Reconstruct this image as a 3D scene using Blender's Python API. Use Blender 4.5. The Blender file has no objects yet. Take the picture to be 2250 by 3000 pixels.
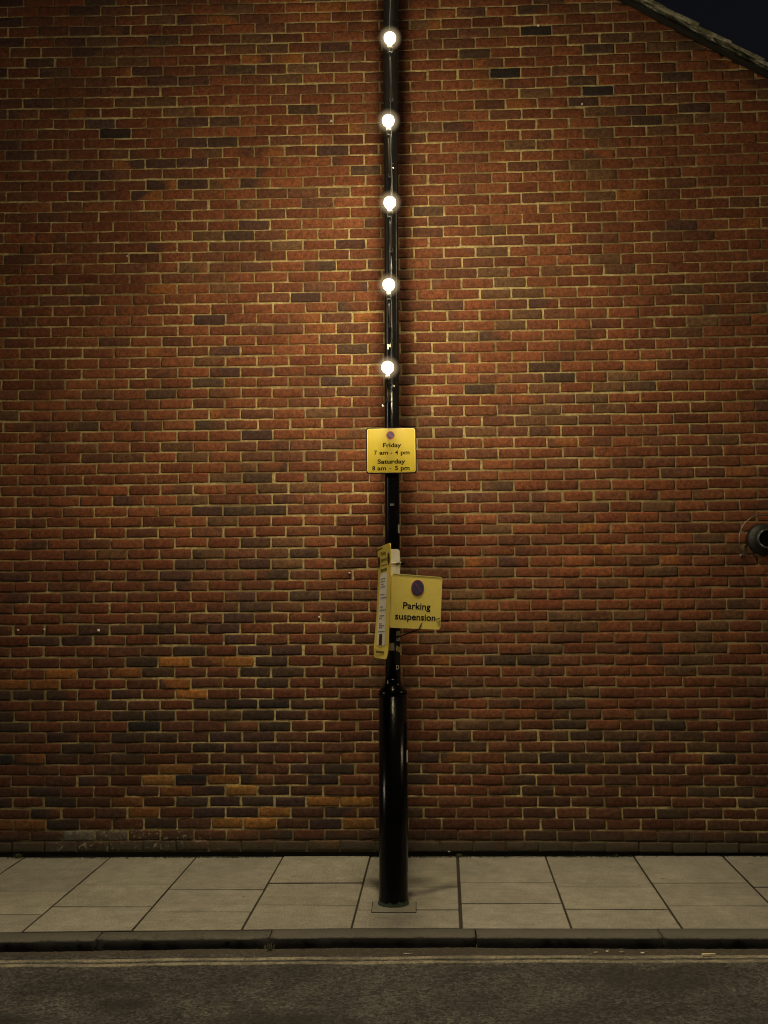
import bpy, bmesh, math, random
import numpy as np
from mathutils import Vector, Matrix

random.seed(7)
rng = np.random.default_rng(7)
R = math.radians
scene = bpy.context.scene
COL = scene.collection

# ------------------------------------------------------------------ helpers
def link(o, parent=None):
    COL.objects.link(o)
    if parent is not None:
        o.parent = parent
    return o

def empty(name, loc=(0, 0, 0), label=None, cat=None, group=None, rot=(0, 0, 0)):
    o = bpy.data.objects.new(name, None)
    o.empty_display_size = 0.05
    o.location = loc
    o.rotation_euler = rot
    link(o)
    tag(o, label, cat, group)
    return o

def tag(o, label=None, cat=None, group=None, kind=None):
    if label: o['label'] = label
    if cat: o['category'] = cat
    if group: o['group'] = group
    if kind: o['kind'] = kind
    return o

class MB:
    """collects vertices and faces of ONE mesh object"""
    def __init__(s):
        s.v = []; s.f = []; s.sm = []
    def add(s, vs, fs, smooth=False):
        n = len(s.v)
        s.v += [tuple(p) for p in vs]
        s.f += [tuple(i + n for i in f) for f in fs]
        s.sm += [smooth] * len(fs)
    def box(s, a, b, M=None):
        x0, y0, z0 = a; x1, y1, z1 = b
        p = [(x0,y0,z0),(x1,y0,z0),(x1,y1,z0),(x0,y1,z0),(x0,y0,z1),(x1,y0,z1),(x1,y1,z1),(x0,y1,z1)]
        if M is not None: p = [tuple(M @ Vector(q)) for q in p]
        s.add(p, [(0,3,2,1),(4,5,6,7),(0,1,5,4),(1,2,6,5),(2,3,7,6),(3,0,4,7)])
    def lathe(s, prof, n=32, centre=lambda z: (0, 0), cap=True, M=None):
        vs = []; fs = []
        for r, z in prof:
            cx, cy = centre(z)
            for k in range(n):
                t = 2*math.pi*k/n
                p = Vector((cx + r*math.cos(t), cy + r*math.sin(t), z))
                if M is not None: p = M @ p
                vs.append(tuple(p))
        m = len(prof)
        for i in range(m-1):
            for k in range(n):
                k2 = (k+1) % n
                fs.append((i*n+k, i*n+k2, (i+1)*n+k2, (i+1)*n+k))
        if cap:
            fs.append(tuple(range(n-1, -1, -1))); fs.append(tuple((m-1)*n+k for k in range(n)))
        s.add(vs, fs, True)
    def tube(s, pts, r, n=8, cap=True):
        pts = [Vector(p) for p in pts]
        vs = []; fs = []
        for i, p in enumerate(pts):
            d = (pts[min(i+1, len(pts)-1)] - pts[max(i-1, 0)]).normalized()
            up = Vector((0, 0, 1)) if abs(d.z) < .9 else Vector((0, 1, 0))
            a = d.cross(up).normalized(); b = d.cross(a).normalized()
            rr = r(i/(len(pts)-1)) if callable(r) else r
            for k in range(n):
                t = 2*math.pi*k/n
                vs.append(tuple(p + a*rr*math.cos(t) + b*rr*math.sin(t)))
        for i in range(len(pts)-1):
            for k in range(n):
                k2 = (k+1) % n
                fs.append((i*n+k, i*n+k2, (i+1)*n+k2, (i+1)*n+k))
        if cap:
            fs.append(tuple(range(n-1, -1, -1))); fs.append(tuple((len(pts)-1)*n+k for k in range(n)))
        s.add(vs, fs, True)
    def plate(s, outline, y0, y1, bevel=0.0):
        """outline in x,z ; front face at y0 (towards -y), back at y1"""
        n = len(outline)
        if bevel > 0:
            cx = sum(p[0] for p in outline)/n; cz = sum(p[1] for p in outline)/n
            ins = []
            for x, z in outline:
                d = math.hypot(x-cx, z-cz); k = (d-bevel)/d
                ins.append((cx+(x-cx)*k, cz+(z-cz)*k))
            vs = [(x, y0, z) for x, z in ins] + [(x, y0+bevel, z) for x, z in outline] + [(x, y1, z) for x, z in outline]
            fs = [tuple(range(n))]
            for L in range(2):
                for k in range(n):
                    k2 = (k+1) % n
                    fs.append((L*n+k, (L+1)*n+k, (L+1)*n+k2, L*n+k2))
            fs.append(tuple(2*n+k for k in range(n-1, -1, -1)))
        else:
            vs = [(x, y0, z) for x, z in outline] + [(x, y1, z) for x, z in outline]
            fs = [tuple(range(n))]
            for k in range(n):
                k2 = (k+1) % n
                fs.append((k, n+k, n+k2, k2))
            fs.append(tuple(n+k for k in range(n-1, -1, -1)))
        s.add(vs, fs)
    def build(s, name, mat, parent=None):
        me = bpy.data.meshes.new(name)
        me.from_pydata(s.v, [], s.f)
        me.polygons.foreach_set('use_smooth', s.sm)
        me.materials.append(mat)
        bm = bmesh.new(); bm.from_mesh(me); bmesh.ops.recalc_face_normals(bm, faces=bm.faces); bm.to_mesh(me); bm.free()
        me.update()
        return link(bpy.data.objects.new(name, me), parent)

def rrect(x0, z0, x1, z1, r, n=6):
    out = []
    for cx, cz, a0 in ((x1-r, z1-r, 0), (x0+r, z1-r, 90), (x0+r, z0+r, 180), (x1-r, z0+r, 270)):
        for k in range(n+1):
            t = R(a0 + 90*k/n)
            out.append((cx + r*math.cos(t), cz + r*math.sin(t)))
    return out

def circ(cx, cz, r, n=40, rz=None):
    rz = rz or r
    return [(cx + r*math.cos(2*math.pi*k/n), cz + rz*math.sin(2*math.pi*k/n)) for k in range(n)]

# ------------------------------------------------------------------ node helpers
def newmat(name):
    m = bpy.data.materials.new(name); m.use_nodes = True
    nt = m.node_tree; nt.nodes.clear()
    out = nt.nodes.new('ShaderNodeOutputMaterial')
    b = nt.nodes.new('ShaderNodeBsdfPrincipled')
    nt.links.new(b.outputs[0], out.inputs[0])
    return m, nt, b

def setin(nt, sock, v):
    if isinstance(v, bpy.types.NodeSocket): nt.links.new(v, sock)
    elif isinstance(v, (tuple, list)):
        sock.default_value = tuple(v) + ((1,) if len(v) == 3 and len(sock.default_value) == 4 else ())
    else: sock.default_value = v

def coords(nt, kind='Object', scale=None):
    t = nt.nodes.new('ShaderNodeTexCoord').outputs[kind]
    if scale is not None:
        mp = nt.nodes.new('ShaderNodeMapping'); mp.inputs['Scale'].default_value = scale
        nt.links.new(t, mp.inputs[0]); t = mp.outputs[0]
    return t

def noise(nt, vec, scale, detail=3, rough=.55, dist=0):
    n = nt.nodes.new('ShaderNodeTexNoise')
    nt.links.new(vec, n.inputs['Vector'])
    n.inputs['Scale'].default_value = scale; n.inputs['Detail'].default_value = detail
    n.inputs['Roughness'].default_value = rough; n.inputs['Distortion'].default_value = dist
    return n.outputs['Fac']

def ramp(nt, fac, a, b, lo=0.0, hi=1.0):
    m = nt.nodes.new('ShaderNodeMapRange'); m.interpolation_type = 'SMOOTHSTEP'
    nt.links.new(fac, m.inputs[0])
    m.inputs[1].default_value = a; m.inputs[2].default_value = b
    m.inputs[3].default_value = lo; m.inputs[4].default_value = hi
    return m.outputs[0]

def math_(nt, op, a, b=0.0, c=0.0):
    m = nt.nodes.new('ShaderNodeMath'); m.operation = op
    setin(nt, m.inputs[0], a); setin(nt, m.inputs[1], b); setin(nt, m.inputs[2], c)
    return m.outputs[0]

def mix(nt, fac, a, b, mode='MIX'):
    m = nt.nodes.new('ShaderNodeMix'); m.data_type = 'RGBA'; m.blend_type = mode
    setin(nt, m.inputs[0], fac); setin(nt, m.inputs[6], a); setin(nt, m.inputs[7], b)
    return m.outputs[2]

def bump(nt, h, strength=.5, dist=.002):
    b = nt.nodes.new('ShaderNodeBump'); b.inputs['Strength'].default_value = strength
    b.inputs['Distance'].default_value = dist
    nt.links.new(h, b.inputs['Height'])
    return b.outputs[0]

def attr(nt, name):
    a = nt.nodes.new('ShaderNodeAttribute'); a.attribute_name = name
    return a.outputs['Color']

def sepz(nt, vec, i=2):
    s = nt.nodes.new('ShaderNodeSeparateXYZ'); nt.links.new(vec, s.inputs[0]); return s.outputs[i]

def simple(name, col, rough=.5, var=.12, scale=40, metallic=0.0, bmp=0.0, spec=.5, coat=0.0, dirt=None):
    m, nt, b = newmat(name)
    v = coords(nt)
    n = noise(nt, v, scale, 4)
    c = mix(nt, n, tuple(x*(1-var) for x in col), tuple(min(1, x*(1+var)) for x in col))
    if dirt:
        d = ramp(nt, noise(nt, v, dirt[1], 5, .65), .48, .72)
        c = mix(nt, math_(nt, 'MULTIPLY', d, dirt[2]), c, dirt[0])
    setin(nt, b.inputs['Base Color'], c)
    setin(nt, b.inputs['Roughness'], ramp(nt, n, .2, .8, max(0, rough-.08), min(1, rough+.08)))
    b.inputs['Metallic'].default_value = metallic
    b.inputs['Specular IOR Level'].default_value = spec
    b.inputs['Coat Weight'].default_value = coat
    if bmp: setin(nt, b.inputs['Normal'], bump(nt, n, .5, bmp))
    return m

LANTERN, SPOT, SUN, SKY, BULB, LAMP2 = 1250.0, 92.0, .36, .0036, 800.0, 850.0

# ================================================================== BRICK GABLE WALL
ZT = [0.0372,0.1113,0.1856,0.263,0.3374,0.4103,0.4839,0.5579,0.6303,0.7051,0.778,0.8523,0.9257,1.0001,1.072,1.1456,1.2194,1.2931,1.3685,1.4445,1.5178,1.595,1.6684,1.7438,1.819,1.8922,1.9659,2.0419,2.1169,2.1924,2.2663,2.3409,2.4157,2.4921,2.5678,2.6417,2.7183,2.7932,2.8689,2.945,3.0201,3.096,3.1696,3.2443,3.318,3.3941,3.4689,3.5434,3.6178,3.6935,3.7691,3.8449,3.919,3.9942,4.0691,4.1457,4.2201,4.2954,4.3715,4.446,4.5222,4.5968,4.6731,4.7494,4.8252,4.9,4.9765,5.052,5.1279,5.2028,5.2778,5.3545,5.4295,5.5046,5.5798,5.6549,5.7318,5.8054,5.8807,5.956,6.0314]
while ZT[-1] < 7.6: ZT.append(ZT[-1] + .0752)
# hand-noted bricks that stand out: class letter, x mm, z mm on the wall
SAL = """G1472,5998 r1899,5991 G1362,5922 P1585,5913 r2028,5916 P1278,5849 P1911,5847 P1345,5769 G1585,5770 P1811,5768 G1525,5700 G1705,5695 V2143,5692 P1591,5620 o1811,5618 P2030,5619 P2209,5619 P1285,5545 D1485,5547 P1717,5545 P2149,5542 P1631,5465 P2135,5393 P1796,5319 D1929,5242 D1245,5169 D1371,5014 P1828,5014 P1239,5013 P1716,4939 V2171,4940 P1371,4865 r1933,4787 D2295,4783 V1583,4703 r1457,4631 P1695,4630 P1926,4629 P2149,4628 P2050,4557 r1807,4565 P1681,4481 V1559,4410 G1272,4335 D1440,4335 P1338,4257 V2219,4251 P1582,4106 D2035,4104 G1368,3960 P2044,3955 P1706,3884 V1935,3880 D2242,3796 B1285,3735 P2183,3724 P2175,3573 P1371,3509 D2233,3499 V1374,3359 P2232,3353 D1292,3288 V2160,3282 P2049,3205 P2231,3205 P1605,3060 P2230,3058 D1253,2990 V1605,2913 P1494,2836 P1937,2834 D1728,2680 G1390,2606 D1627,2607 P2065,2605 G1715,2531 P1383,2457 P2071,2456 V1292,2387 D1500,2381 D1727,2379 G1377,2308 P1940,2228 D1597,2163 G1830,2164 G1286,2080 P1487,2082 D1933,2077 P1383,2009 V1584,2007 G1810,2008 P2229,2004 P1590,1856 P2144,1780 D1596,1705 G1809,1709 P1286,1627 V1338,1556 V1454,1479 G2142,1477 V1563,1405 V1795,1403 P1292,1330 O1421,1329 o1524,1329 D1704,1327 D1588,1252 D1807,1254 D1685,1184 O1164,1121 P1627,1112 V1273,1038 B1460,1037 B1678,1035 G1344,962 D1575,961 V1799,963 G1453,892 D1690,888 V1357,814 V1588,816 V1280,744 V1472,740 V1696,743 P1913,745 P1376,668 P1600,667 P1459,596 D2149,596 O1337,521 D1574,523 P1798,525 B2033,524 V1273,452 Y1469,451 D1702,450 P1925,452 V1337,376 D1574,378 V1810,378 O2033,377 O2217,376 V1280,304 V1459,300 O1676,303 P1911,302 O1344,226 O1561,228 P1790,224 V2013,224 O2210,230 r1280,148 r1439,147 o2005,68 O994,594 Y879,523 B1105,523 o1029,447 o665,373 O781,302 o-163,220 o-8,220 r439,219 D833,218 W371,144 w542,143 O220,1253 o-120,1179 o107,1181 O1030,1331 o998,1180 B773,892 D660,967 D886,966 D-166,964 B-179,662 D820,1329 D901,1252 B586,5099 D19,5635 D913,5769 P-94,5702 G480,5779 G472,5633 G695,5628 G917,5915 G919,5323 G697,5328 G1035,5248 D460,6064 P2949,4553 D2812,4482 P2923,4410 G3193,4337 G3275,4028 G3385,3958 G3487,3879 P3399,3808 G3390,3728 G3388,3664 G3063,3573 D3580,3345 D3721,3280 P3484,3270 D3152,3203 P3379,3057 P2818,2985 P3359,4261 P2927,4107 D2238,3803 G4022,5934 D4033,5635 G4485,5638 D4676,5642 G4148,5709 D3923,5404 D4610,5411 B4044,5329 B3933,5251 G4058,5177 V4283,5181 V4733,5184 D4403,5107 G4619,5111 G4844,5111 G4072,5029 P4262,5779 P4557,5726 P3293,5993 B3364,5475 B3623,5785 G3597,5322 V3892,5248 D3130,5625 P3255,5244 P3809,5479 G3970,5641 G2807,5846 P2914,5930 P3125,5924 P2912,5775 P3132,5770 P2814,5696 P2999,5692 P3251,5559 P3258,5388 G3818,5474 G3897,5941 G3775,5972 G2816,5092 P3376,5160 r3422,5312 D3238,1324 D3492,1322 D3700,1029 G3796,1099 D3814,809 D4334,877 D3713,880 D2935,667 D3591,665 D4704,654 G3045,593 D3699,591 G3476,443 G3256,444 G3583,1551 G3310,890 G3564,951 G3562,810 G4596,712 G2933,1104 r3432,592 r3352,522 V1254,3735 V4620,4347 G3961,4799 D4265,3213 D3321,5484 G4058,4747 P4507,4605 P3701,4771 P3778,3727 G4124,4083 G4612,3648 G4022,3103 G3210,2498 G3508,3045 G3636,3011 P775,4175 P483,3185 D812,3174 G142,4455 r1008,3441 V2163,4946"""
sal = []
for t in SAL.split():
    x, z = t[1:].split(',')
    sal.append((t[0], int(x)/1000, int(z)/1000))

ROOF = lambda x: 5.989 - .5794*(x - 4.165) if x >= 1.5 else 5.989 - .5794*(1.5 - 4.165) - .5794*(1.5 - x)
WX0, WX1 = -3.9, 6.9
def dzwarp(x, z):
    x = min(max(x, -.6), 5.4)
    lo = -.0014*x*x + .0039*x - .0006
    hi = .0037*x*x - .0134*x + .0122
    t = (z - .74)/(5.84 - .74)
    return lo + (hi - lo)*t
def xlat(i, z):
    lo = -.0069 + .2278*i - .0001*i*i
    hi = .0127 + .2242*i - .0001*i*i
    t = min(max((z - .74)/(5.84 - .74), -.2), 1.3)
    return lo + (hi - lo)*t

PAL = {
 'r': (.188, .066, .028), 'R': (.150, .051, .023), 'P': (.130, .053, .028), 'G': (.130, .070, .035),
 'D': (.075, .045, .029), 'V': (.080, .041, .032), 'B': (.032, .026, .025), 'o': (.27, .105, .030),
 'O': (.36, .150, .036), 'Y': (.46, .215, .055), 'W': (.34, .30, .21), 'w': (.23, .165, .105),
}
wall = {'v': [], 'f': [], 'c': []}
def make_bricks():
    us = np.array([-1, -.972, -.9, -.62, -.25, .12, .45, .75, .93, .98, 1.0])
    us = np.array([-1, -.986, -.93, -.6, -.2, .2, .6, .93, .986, 1.0])
    vs = np.array([-1, -.955, -.70, 0, .70, .955, 1.0])
    U, V = np.meshgrid(us, vs); nu, nv = len(us), len(vs)
    quad = []
    for a in range(nv-1):
        for b in range(nu-1):
            i = a*nu+b; quad.append((i, i+1, i+nu+1, i+nu))
    quad = np.array(quad)
    used = [False]*len(sal)
    AV, AF, AC = [], [], []
    base = 0
    drift = 0.0
    for j in range(len(ZT)-1):
        z0, z1 = ZT[j], ZT[j+1]
        zc0 = .5*(z0+z1)
        drift = .75*drift + rng.normal(0, .006)
        wph = rng.uniform(0, 6, 3); wam = rng.uniform(.0006, .0026, 2)
        off = 0 if j % 2 else .5
        perps = []
        for i in range(-18, 32):
            perps.append(xlat(i + off, zc0) + drift + rng.normal(0, .0032))
        jit = [rng.normal(0, .001) for _ in perps]
        for a, b in zip(perps[:-1], perps[1:]):
            if b < WX0 or a > WX1: continue
            a2, b2 = max(a, WX0), min(b, WX1)
            xc = .5*(a2+b2)
            low = zc0 < 2.6
            gap = abs(rng.normal(.0088, .0024))
            if rng.random() < (.05 if low else .025): gap += rng.uniform(.006, .014)
            hx = .5*(b2-a2) - .5*max(gap, .004)
            if hx < .02: continue
            zc = zc0 + dzwarp(xc, zc0) + rng.normal(0, .0014) + wam[0]*math.sin(1.7*xc+wph[0]) + wam[1]*.6*math.sin(4.3*xc+wph[1])
            hz = .5*(z1-z0) - .5*max(.0040, rng.normal(.0068, .0016))
            # gable cut: keep below the verge
            top = ROOF(xc + (hx if xc > 1.5 else -hx)); top2 = ROOF(xc - (hx if xc > 1.5 else -hx))
            if zc - hz > max(top, top2): continue
            # class
            best = None; bd = 9
            for k, (c, sx, sz) in enumerate(sal):
                if abs(sz - zc) < .037 and abs(sx - xc) < hx + .005:
                    d = abs(sx-xc)
                    if d < bd: bd = d; best = k
            if best is not None: cls = sal[best][0]
            else:
                q = rng.random()
                if zc < .19: cls = 'R' if q < .4 else 'P'
                elif xc < 2.2 and zc < 2.1: cls = 'R' if q < .5 else ('P' if q < .78 else ('V' if q < .9 else 'D'))
                elif xc > 2.6 and zc < 2.4: cls = 'r' if q < .35 else ('R' if q < .72 else ('G' if q < .86 else 'P'))
                elif xc < 1.2 and zc > 4.6: cls = 'R' if q < .55 else ('P' if q < .8 else 'V')
                else: cls = 'r' if q < .58 else ('R' if q < .86 else ('P' if q < .97 else 'G'))
            col = np.array(PAL[cls])
            k = rng.normal(1, .09)
            hue = rng.normal(0, .045)
            col = col*k*np.array([1+hue*.25, 1+hue*.9, 1+hue*1.1])
            # second tone on part of the brick
            tone = np.ones((nv, nu, 1))
            c2 = col
            q = rng.random()
            if q < .26 and cls not in 'BOYW':
                alt = PAL[rng.choice(list('GPDrRoV'))]
                edge = rng.uniform(-.7, .7); sgn = rng.choice([-1, 1]); wd = rng.uniform(.12, .6)
                w = np.clip(.5 + sgn*(U + .25*V*rng.normal() - edge)/wd, 0, 1)[..., None]*rng.uniform(.35, .95)
                cc = col*(1-w) + np.array(alt)*w
            elif q < .55:
                w = np.clip(1.1 - np.abs(V*1.0 + rng.normal(0, .4)) - rng.uniform(.1, .6)*np.abs(U), 0, 1)[..., None]*rng.uniform(.2, .5)
                cc = col*(1-w) + np.array(PAL[rng.choice(list('PGrR'))])*w
            else:
                cc = np.broadcast_to(col, U.shape+(3,)).copy()
            cc = cc*(1 + rng.normal(0, .06, U.shape)[..., None])
            edge = np.maximum(np.abs(U), np.abs(V))[..., None]
            cc = cc*np.where(edge > .985, .8, 1.0)
            # shape
            x = U*hx; z = V*hz
            x = x + np.sin(V*3+rng.uniform(0, 6))*.0010
            z = z + np.sin(U*rng.uniform(2, 5)+rng.uniform(0, 6))*rng.uniform(.0003, .0016) + U*jit[0]*0
            rot = rng.normal(0, .004)
            r = min(rng.uniform(.004, .013) if not low else rng.uniform(.006, .02), hz*.95)
            qx = np.maximum(np.abs(x) - (hx-r), 0); qz = np.maximum(np.abs(z) - (hz-r), 0)
            L = np.hypot(qx, qz); s = np.where(L > r, r/np.maximum(L, 1e-9), 1)
            x = np.sign(x)*(np.abs(x) - qx*(1-s)); z = np.sign(z)*(np.abs(z) - qz*(1-s))
            x = x + rng.normal(0, .0006, U.shape); z = z + rng.normal(0, .0006, U.shape)
            rim = np.maximum(np.abs(U), np.abs(V))
            dep = np.where(rim >= .999, .012, 0.0)
            dep = dep + np.where((np.abs(U) > .98) & (np.abs(U) < .999) | (np.abs(V) > .95) & (np.abs(V) < .999), .0022, 0)
            y = dep + rng.normal(0, .0014) + rng.normal(0, .0009 if not low else .0018, U.shape)*(rim < .95) + U*rng.normal(0, .0012) + V*rng.normal(0, .0010)
            if low and rng.random() < .4:      # crease marks of hand-made bricks
                y = y + .003*np.sin(U*rng.uniform(3, 7) + V*rng.uniform(1, 3) + rng.uniform(0, 6))*(rim < .95)
            if cls in 'OY' and rng.random() < .5 and zc < .6:
                y = y + rng.normal(0, .0045, U.shape)*(rim < .95)
            y = np.where(rim < .95, np.clip(y, -.004, .0022), np.where(rim < .999, np.clip(y, -.003, .0036), y))
            if zc < .115: y = y - .004
            X = xc + x*math.cos(rot) - z*math.sin(rot); Z = zc + x*math.sin(rot) + z*math.cos(rot)
            # clip under the verge
            lim = np.array([ROOF(t) for t in X.ravel()]).reshape(X.shape) - .003
            Z = np.minimum(Z, lim)
            P = np.stack([X, y, Z], -1).reshape(-1, 3)
            AV.append(P); AF.append(quad + base); base += len(P)
            AC.append(cc.reshape(-1, 3))
    return np.concatenate(AV), np.concatenate(AF), np.clip(np.concatenate(AC), .004, 1)

# --- materials of the wall
def brick_mat():
    m, nt, b = newmat('fired_brick')
    v = coords(nt)
    c = attr(nt, 'tint')
    n1 = noise(nt, v, 34, 6, .7); n2 = noise(nt, v, 115, 4, .75); n3 = noise(nt, v, 1.1, 5, .65)
    c = mix(nt, 1.0, c, mix(nt, ramp(nt, n1, .25, .75), (.50, .50, .56), (1.45, 1.40, 1.34)), 'MULTIPLY')
    c = mix(nt, 1.0, c, mix(nt, ramp(nt, n2, .28, .72), (.62, .63, .66), (1.36, 1.34, 1.30)), 'MULTIPLY')
    c = mix(nt, 1.0, c, mix(nt, n3, (.62, .63, .68), (1.32, 1.30, 1.24)), 'MULTIPLY')
    # mortar smears and lime bloom
    sm = ramp(nt, noise(nt, v, 55, 5, .7, .8), .66, .80)
    c = mix(nt, math_(nt, 'MULTIPLY', sm, .38), c, (.30, .235, .12))
    z = sepz(nt, v); x = sepz(nt, v, 0)
    dn = noise(nt, v, 7, 4)
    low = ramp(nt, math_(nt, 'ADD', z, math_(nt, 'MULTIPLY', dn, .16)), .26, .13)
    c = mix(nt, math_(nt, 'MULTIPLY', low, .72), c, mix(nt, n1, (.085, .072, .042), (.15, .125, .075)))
    low_dim = ramp(nt, math_(nt, 'ADD', z, math_(nt, 'MULTIPLY', n3, 1.2)), .5, 2.6)
    c = mix(nt, 1.0, c, mix(nt, low_dim, (.50, .60, .74), (1, 1, 1)), 'MULTIPLY')  # bricks browner low down, and painted darker in place of weaker light
    # white bloom at the foot of the wall
    ex = math_(nt, 'MULTIPLY', ramp(nt, math_(nt, 'ABSOLUTE', math_(nt, 'SUBTRACT', x, .72)), .75, .2), ramp(nt, z, .24, .12))
    bl = math_(nt, 'MULTIPLY', ex, ramp(nt, noise(nt, v, 22, 6, .7, 1.2), .56, .66))
    c = mix(nt, math_(nt, 'MULTIPLY', bl, .8), c, (.5, .46, .36))
    ex2 = math_(nt, 'MULTIPLY', ramp(nt, math_(nt, 'ABSOLUTE', math_(nt, 'SUBTRACT', x, 4.85)), .28, .05), ramp(nt, math_(nt, 'ABSOLUTE', math_(nt, 'SUBTRACT', z, .48)), .35, .1))
    bl2 = math_(nt, 'MULTIPLY', ex2, ramp(nt, noise(nt, v, 16, 5, .7, 1.5), .60, .70))
    c = mix(nt, math_(nt, 'MULTIPLY', bl2, .4), c, (.45, .38, .25))
    setin(nt, b.inputs['Base Color'], c)
    b.inputs['Roughness'].default_value = .82
    b.inputs['Specular IOR Level'].default_value = .28
    h = math_(nt, 'ADD', math_(nt, 'MULTIPLY', n1, 1.0), math_(nt, 'MULTIPLY', n2, .35))
    setin(nt, b.inputs['Normal'], bump(nt, h, .7, .0035))
    return m

def mortar_mat():
    m, nt, b = newmat('sand_lime_mortar')
    v = coords(nt)
    n1 = noise(nt, v, 45, 5, .65); n2 = noise(nt, v, 320, 3, .6); n3 = noise(nt, v, 2.4, 5, .65)
    c = mix(nt, ramp(nt, n1, .3, .7), (.30, .240, .110), (.62, .525, .26))
    c = mix(nt, 1.0, c, mix(nt, n2, (.75, .75, .75), (1.2, 1.2, 1.2)), 'MULTIPLY')
    c = mix(nt, math_(nt, 'MULTIPLY', ramp(nt, n3, .58, .40), .70), c, (.135, .088, .042))
    z = sepz(nt, v); x = sepz(nt, v, 0)
    d = math_(nt, 'MULTIPLY', ramp(nt, math_(nt, 'ADD', x, math_(nt, 'MULTIPLY', n3, .7)), 1.2, .2), ramp(nt, z, 2.6, .6))
    c = mix(nt, math_(nt, 'MULTIPLY', d, .5), c, (.13, .095, .06))
    d3 = math_(nt, 'MULTIPLY', math_(nt, 'MULTIPLY', ramp(nt, math_(nt, 'ADD', x, n3), 3.0, 3.7), ramp(nt, z, .75, 1.0)), ramp(nt, z, 2.9, 2.1))
    c = mix(nt, math_(nt, 'MULTIPLY', d3, .55), c, (.15, .105, .055))
    d2 = ramp(nt, math_(nt, 'ADD', z, math_(nt, 'MULTIPLY', n3, .14)), .30, .15)
    c = mix(nt, math_(nt, 'MULTIPLY', d2, .85), c, (.055, .046, .028))
    setin(nt, b.inputs['Base Color'], c)
    b.inputs['Roughness'].default_value = .92
    b.inputs['Specular IOR Level'].default_value = .15
    setin(nt, b.inputs['Normal'], bump(nt, math_(nt, 'ADD', n1, math_(nt, 'MULTIPLY', n2, .4)), .9, .004))
    return m

house = empty('brick_house', (1.5, 0, 0), 'tall red brick gable end wall with sandy mortar rising behind the lamp post', 'building')
def child_world(o, parent):
    o.parent = parent
    o.matrix_parent_inverse = Matrix.Translation(parent.location).inverted()
    return o
BV, BF, BC = make_bricks()
me = bpy.data.meshes.new('wall')
nmv = len(BV)
# mortar bed in the same mesh: a gently uneven sheet a few mm behind the brick faces
mx = np.arange(WX0, WX1+.001, .06); mz = np.arange(.035, 7.7, .05)
MX, MZ = np.meshgrid(mx, mz)
RL = np.array([ROOF(t) for t in MX.ravel()]).reshape(MX.shape) - .004
keep_rows = MZ - .05 < RL
MZc = np.minimum(MZ, RL)
MY = .0046 + rng.normal(0, .0006, MX.shape)
MP = np.stack([MX, MY, MZc], -1).reshape(-1, 3)
nx = len(mx)
ii = [(a*nx+b, a*nx+b+1, (a+1)*nx+b+1, (a+1)*nx+b) for a in range(len(mz)-1) for b in range(nx-1) if keep_rows[a+1, b] or keep_rows[a+1, b+1]]
ii = np.array(ii) + nmv
AV = np.concatenate([BV, MP]); AF = np.concatenate([BF, ii])
me.vertices.add(len(AV)); me.vertices.foreach_set('co', AV.ravel())
me.loops.add(len(AF)*4); me.loops.foreach_set('vertex_index', AF.ravel())
me.polygons.add(len(AF)); me.polygons.foreach_set('loop_start', np.arange(0, len(AF)*4, 4))
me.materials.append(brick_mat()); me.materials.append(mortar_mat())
mi = np.zeros(len(AF), dtype=np.int32); mi[len(BF):] = 1
me.polygons.foreach_set('material_index', mi)
smo = np.ones(len(AF), dtype=bool); me.polygons.foreach_set('use_smooth', smo)
me.update(calc_edges=True); me.validate()
ca = me.color_attributes.new('tint', 'FLOAT_COLOR', 'POINT')
cc = np.ones((len(AV), 4)); cc[:nmv, :3] = BC
ca.data.foreach_set('color', cc.ravel())
w = link(bpy.data.objects.new('wall', me)); child_world(w, house)

M_dark = simple('bitumen_damp_course', (.010, .010, .008), .8, .4, 30)
M_slate_shade = simple('shaded_slate_undercloak', (.006, .0055, .005), .7, .3, 25, bmp=.002)  # near-black: the shadow under the verge is put into the undercloak colour
M_plain = simple('rear_brickwork', (.16, .07, .045), .9, .3, 9, bmp=.003)
def verge_mat():
    m, nt, b = newmat('lichened_verge_mortar')
    v = coords(nt)
    n1 = noise(nt, v, 26, 6, .7); n2 = noise(nt, v, 9, 4, .6); n3 = noise(nt, v, 120, 3)
    c = mix(nt, ramp(nt, n1, .3, .7), (.14, .14, .09), (.58, .57, .43))
    c = mix(nt, math_(nt, 'MULTIPLY', ramp(nt, n2, .46, .62), .75), c, (.10, .10, .045))
    c = mix(nt, math_(nt, 'MULTIPLY', ramp(nt, n1, .60, .70), .6), c, (.45, .44, .36))
    setin(nt, b.inputs['Base Color'], c); b.inputs['Roughness'].default_value = .93
    setin(nt, b.inputs['Normal'], bump(nt, math_(nt, 'ADD', n1, math_(nt, 'MULTIPLY', n3, .3)), 1.0, .012))
    return m
M_verge = verge_mat()
def tile_mat():
    m, nt, b = newmat('weathered_roof_tile')
    v = coords(nt)
    n1 = noise(nt, v, 18, 6, .65); n2 = noise(nt, v, 5, 3)
    c = mix(nt, ramp(nt, n1, .3, .7), (.10, .10, .065), (.42, .41, .31))
    c = mix(nt, math_(nt, 'MULTIPLY', ramp(nt, n2, .5, .65), .7), c, (.09, .10, .04))
    setin(nt, b.inputs['Base Color'], c); b.inputs['Roughness'].default_value = .9
    setin(nt, b.inputs['Normal'], bump(nt, n1, .8, .005))
    return m
M_tile = tile_mat()

# dark recessed damp course at the foot
mb = MB(); mb.box((WX0, .022, -.25), (WX1, .2, .040)); child_world(mb.build('damp_course', M_dark), house)
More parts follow.
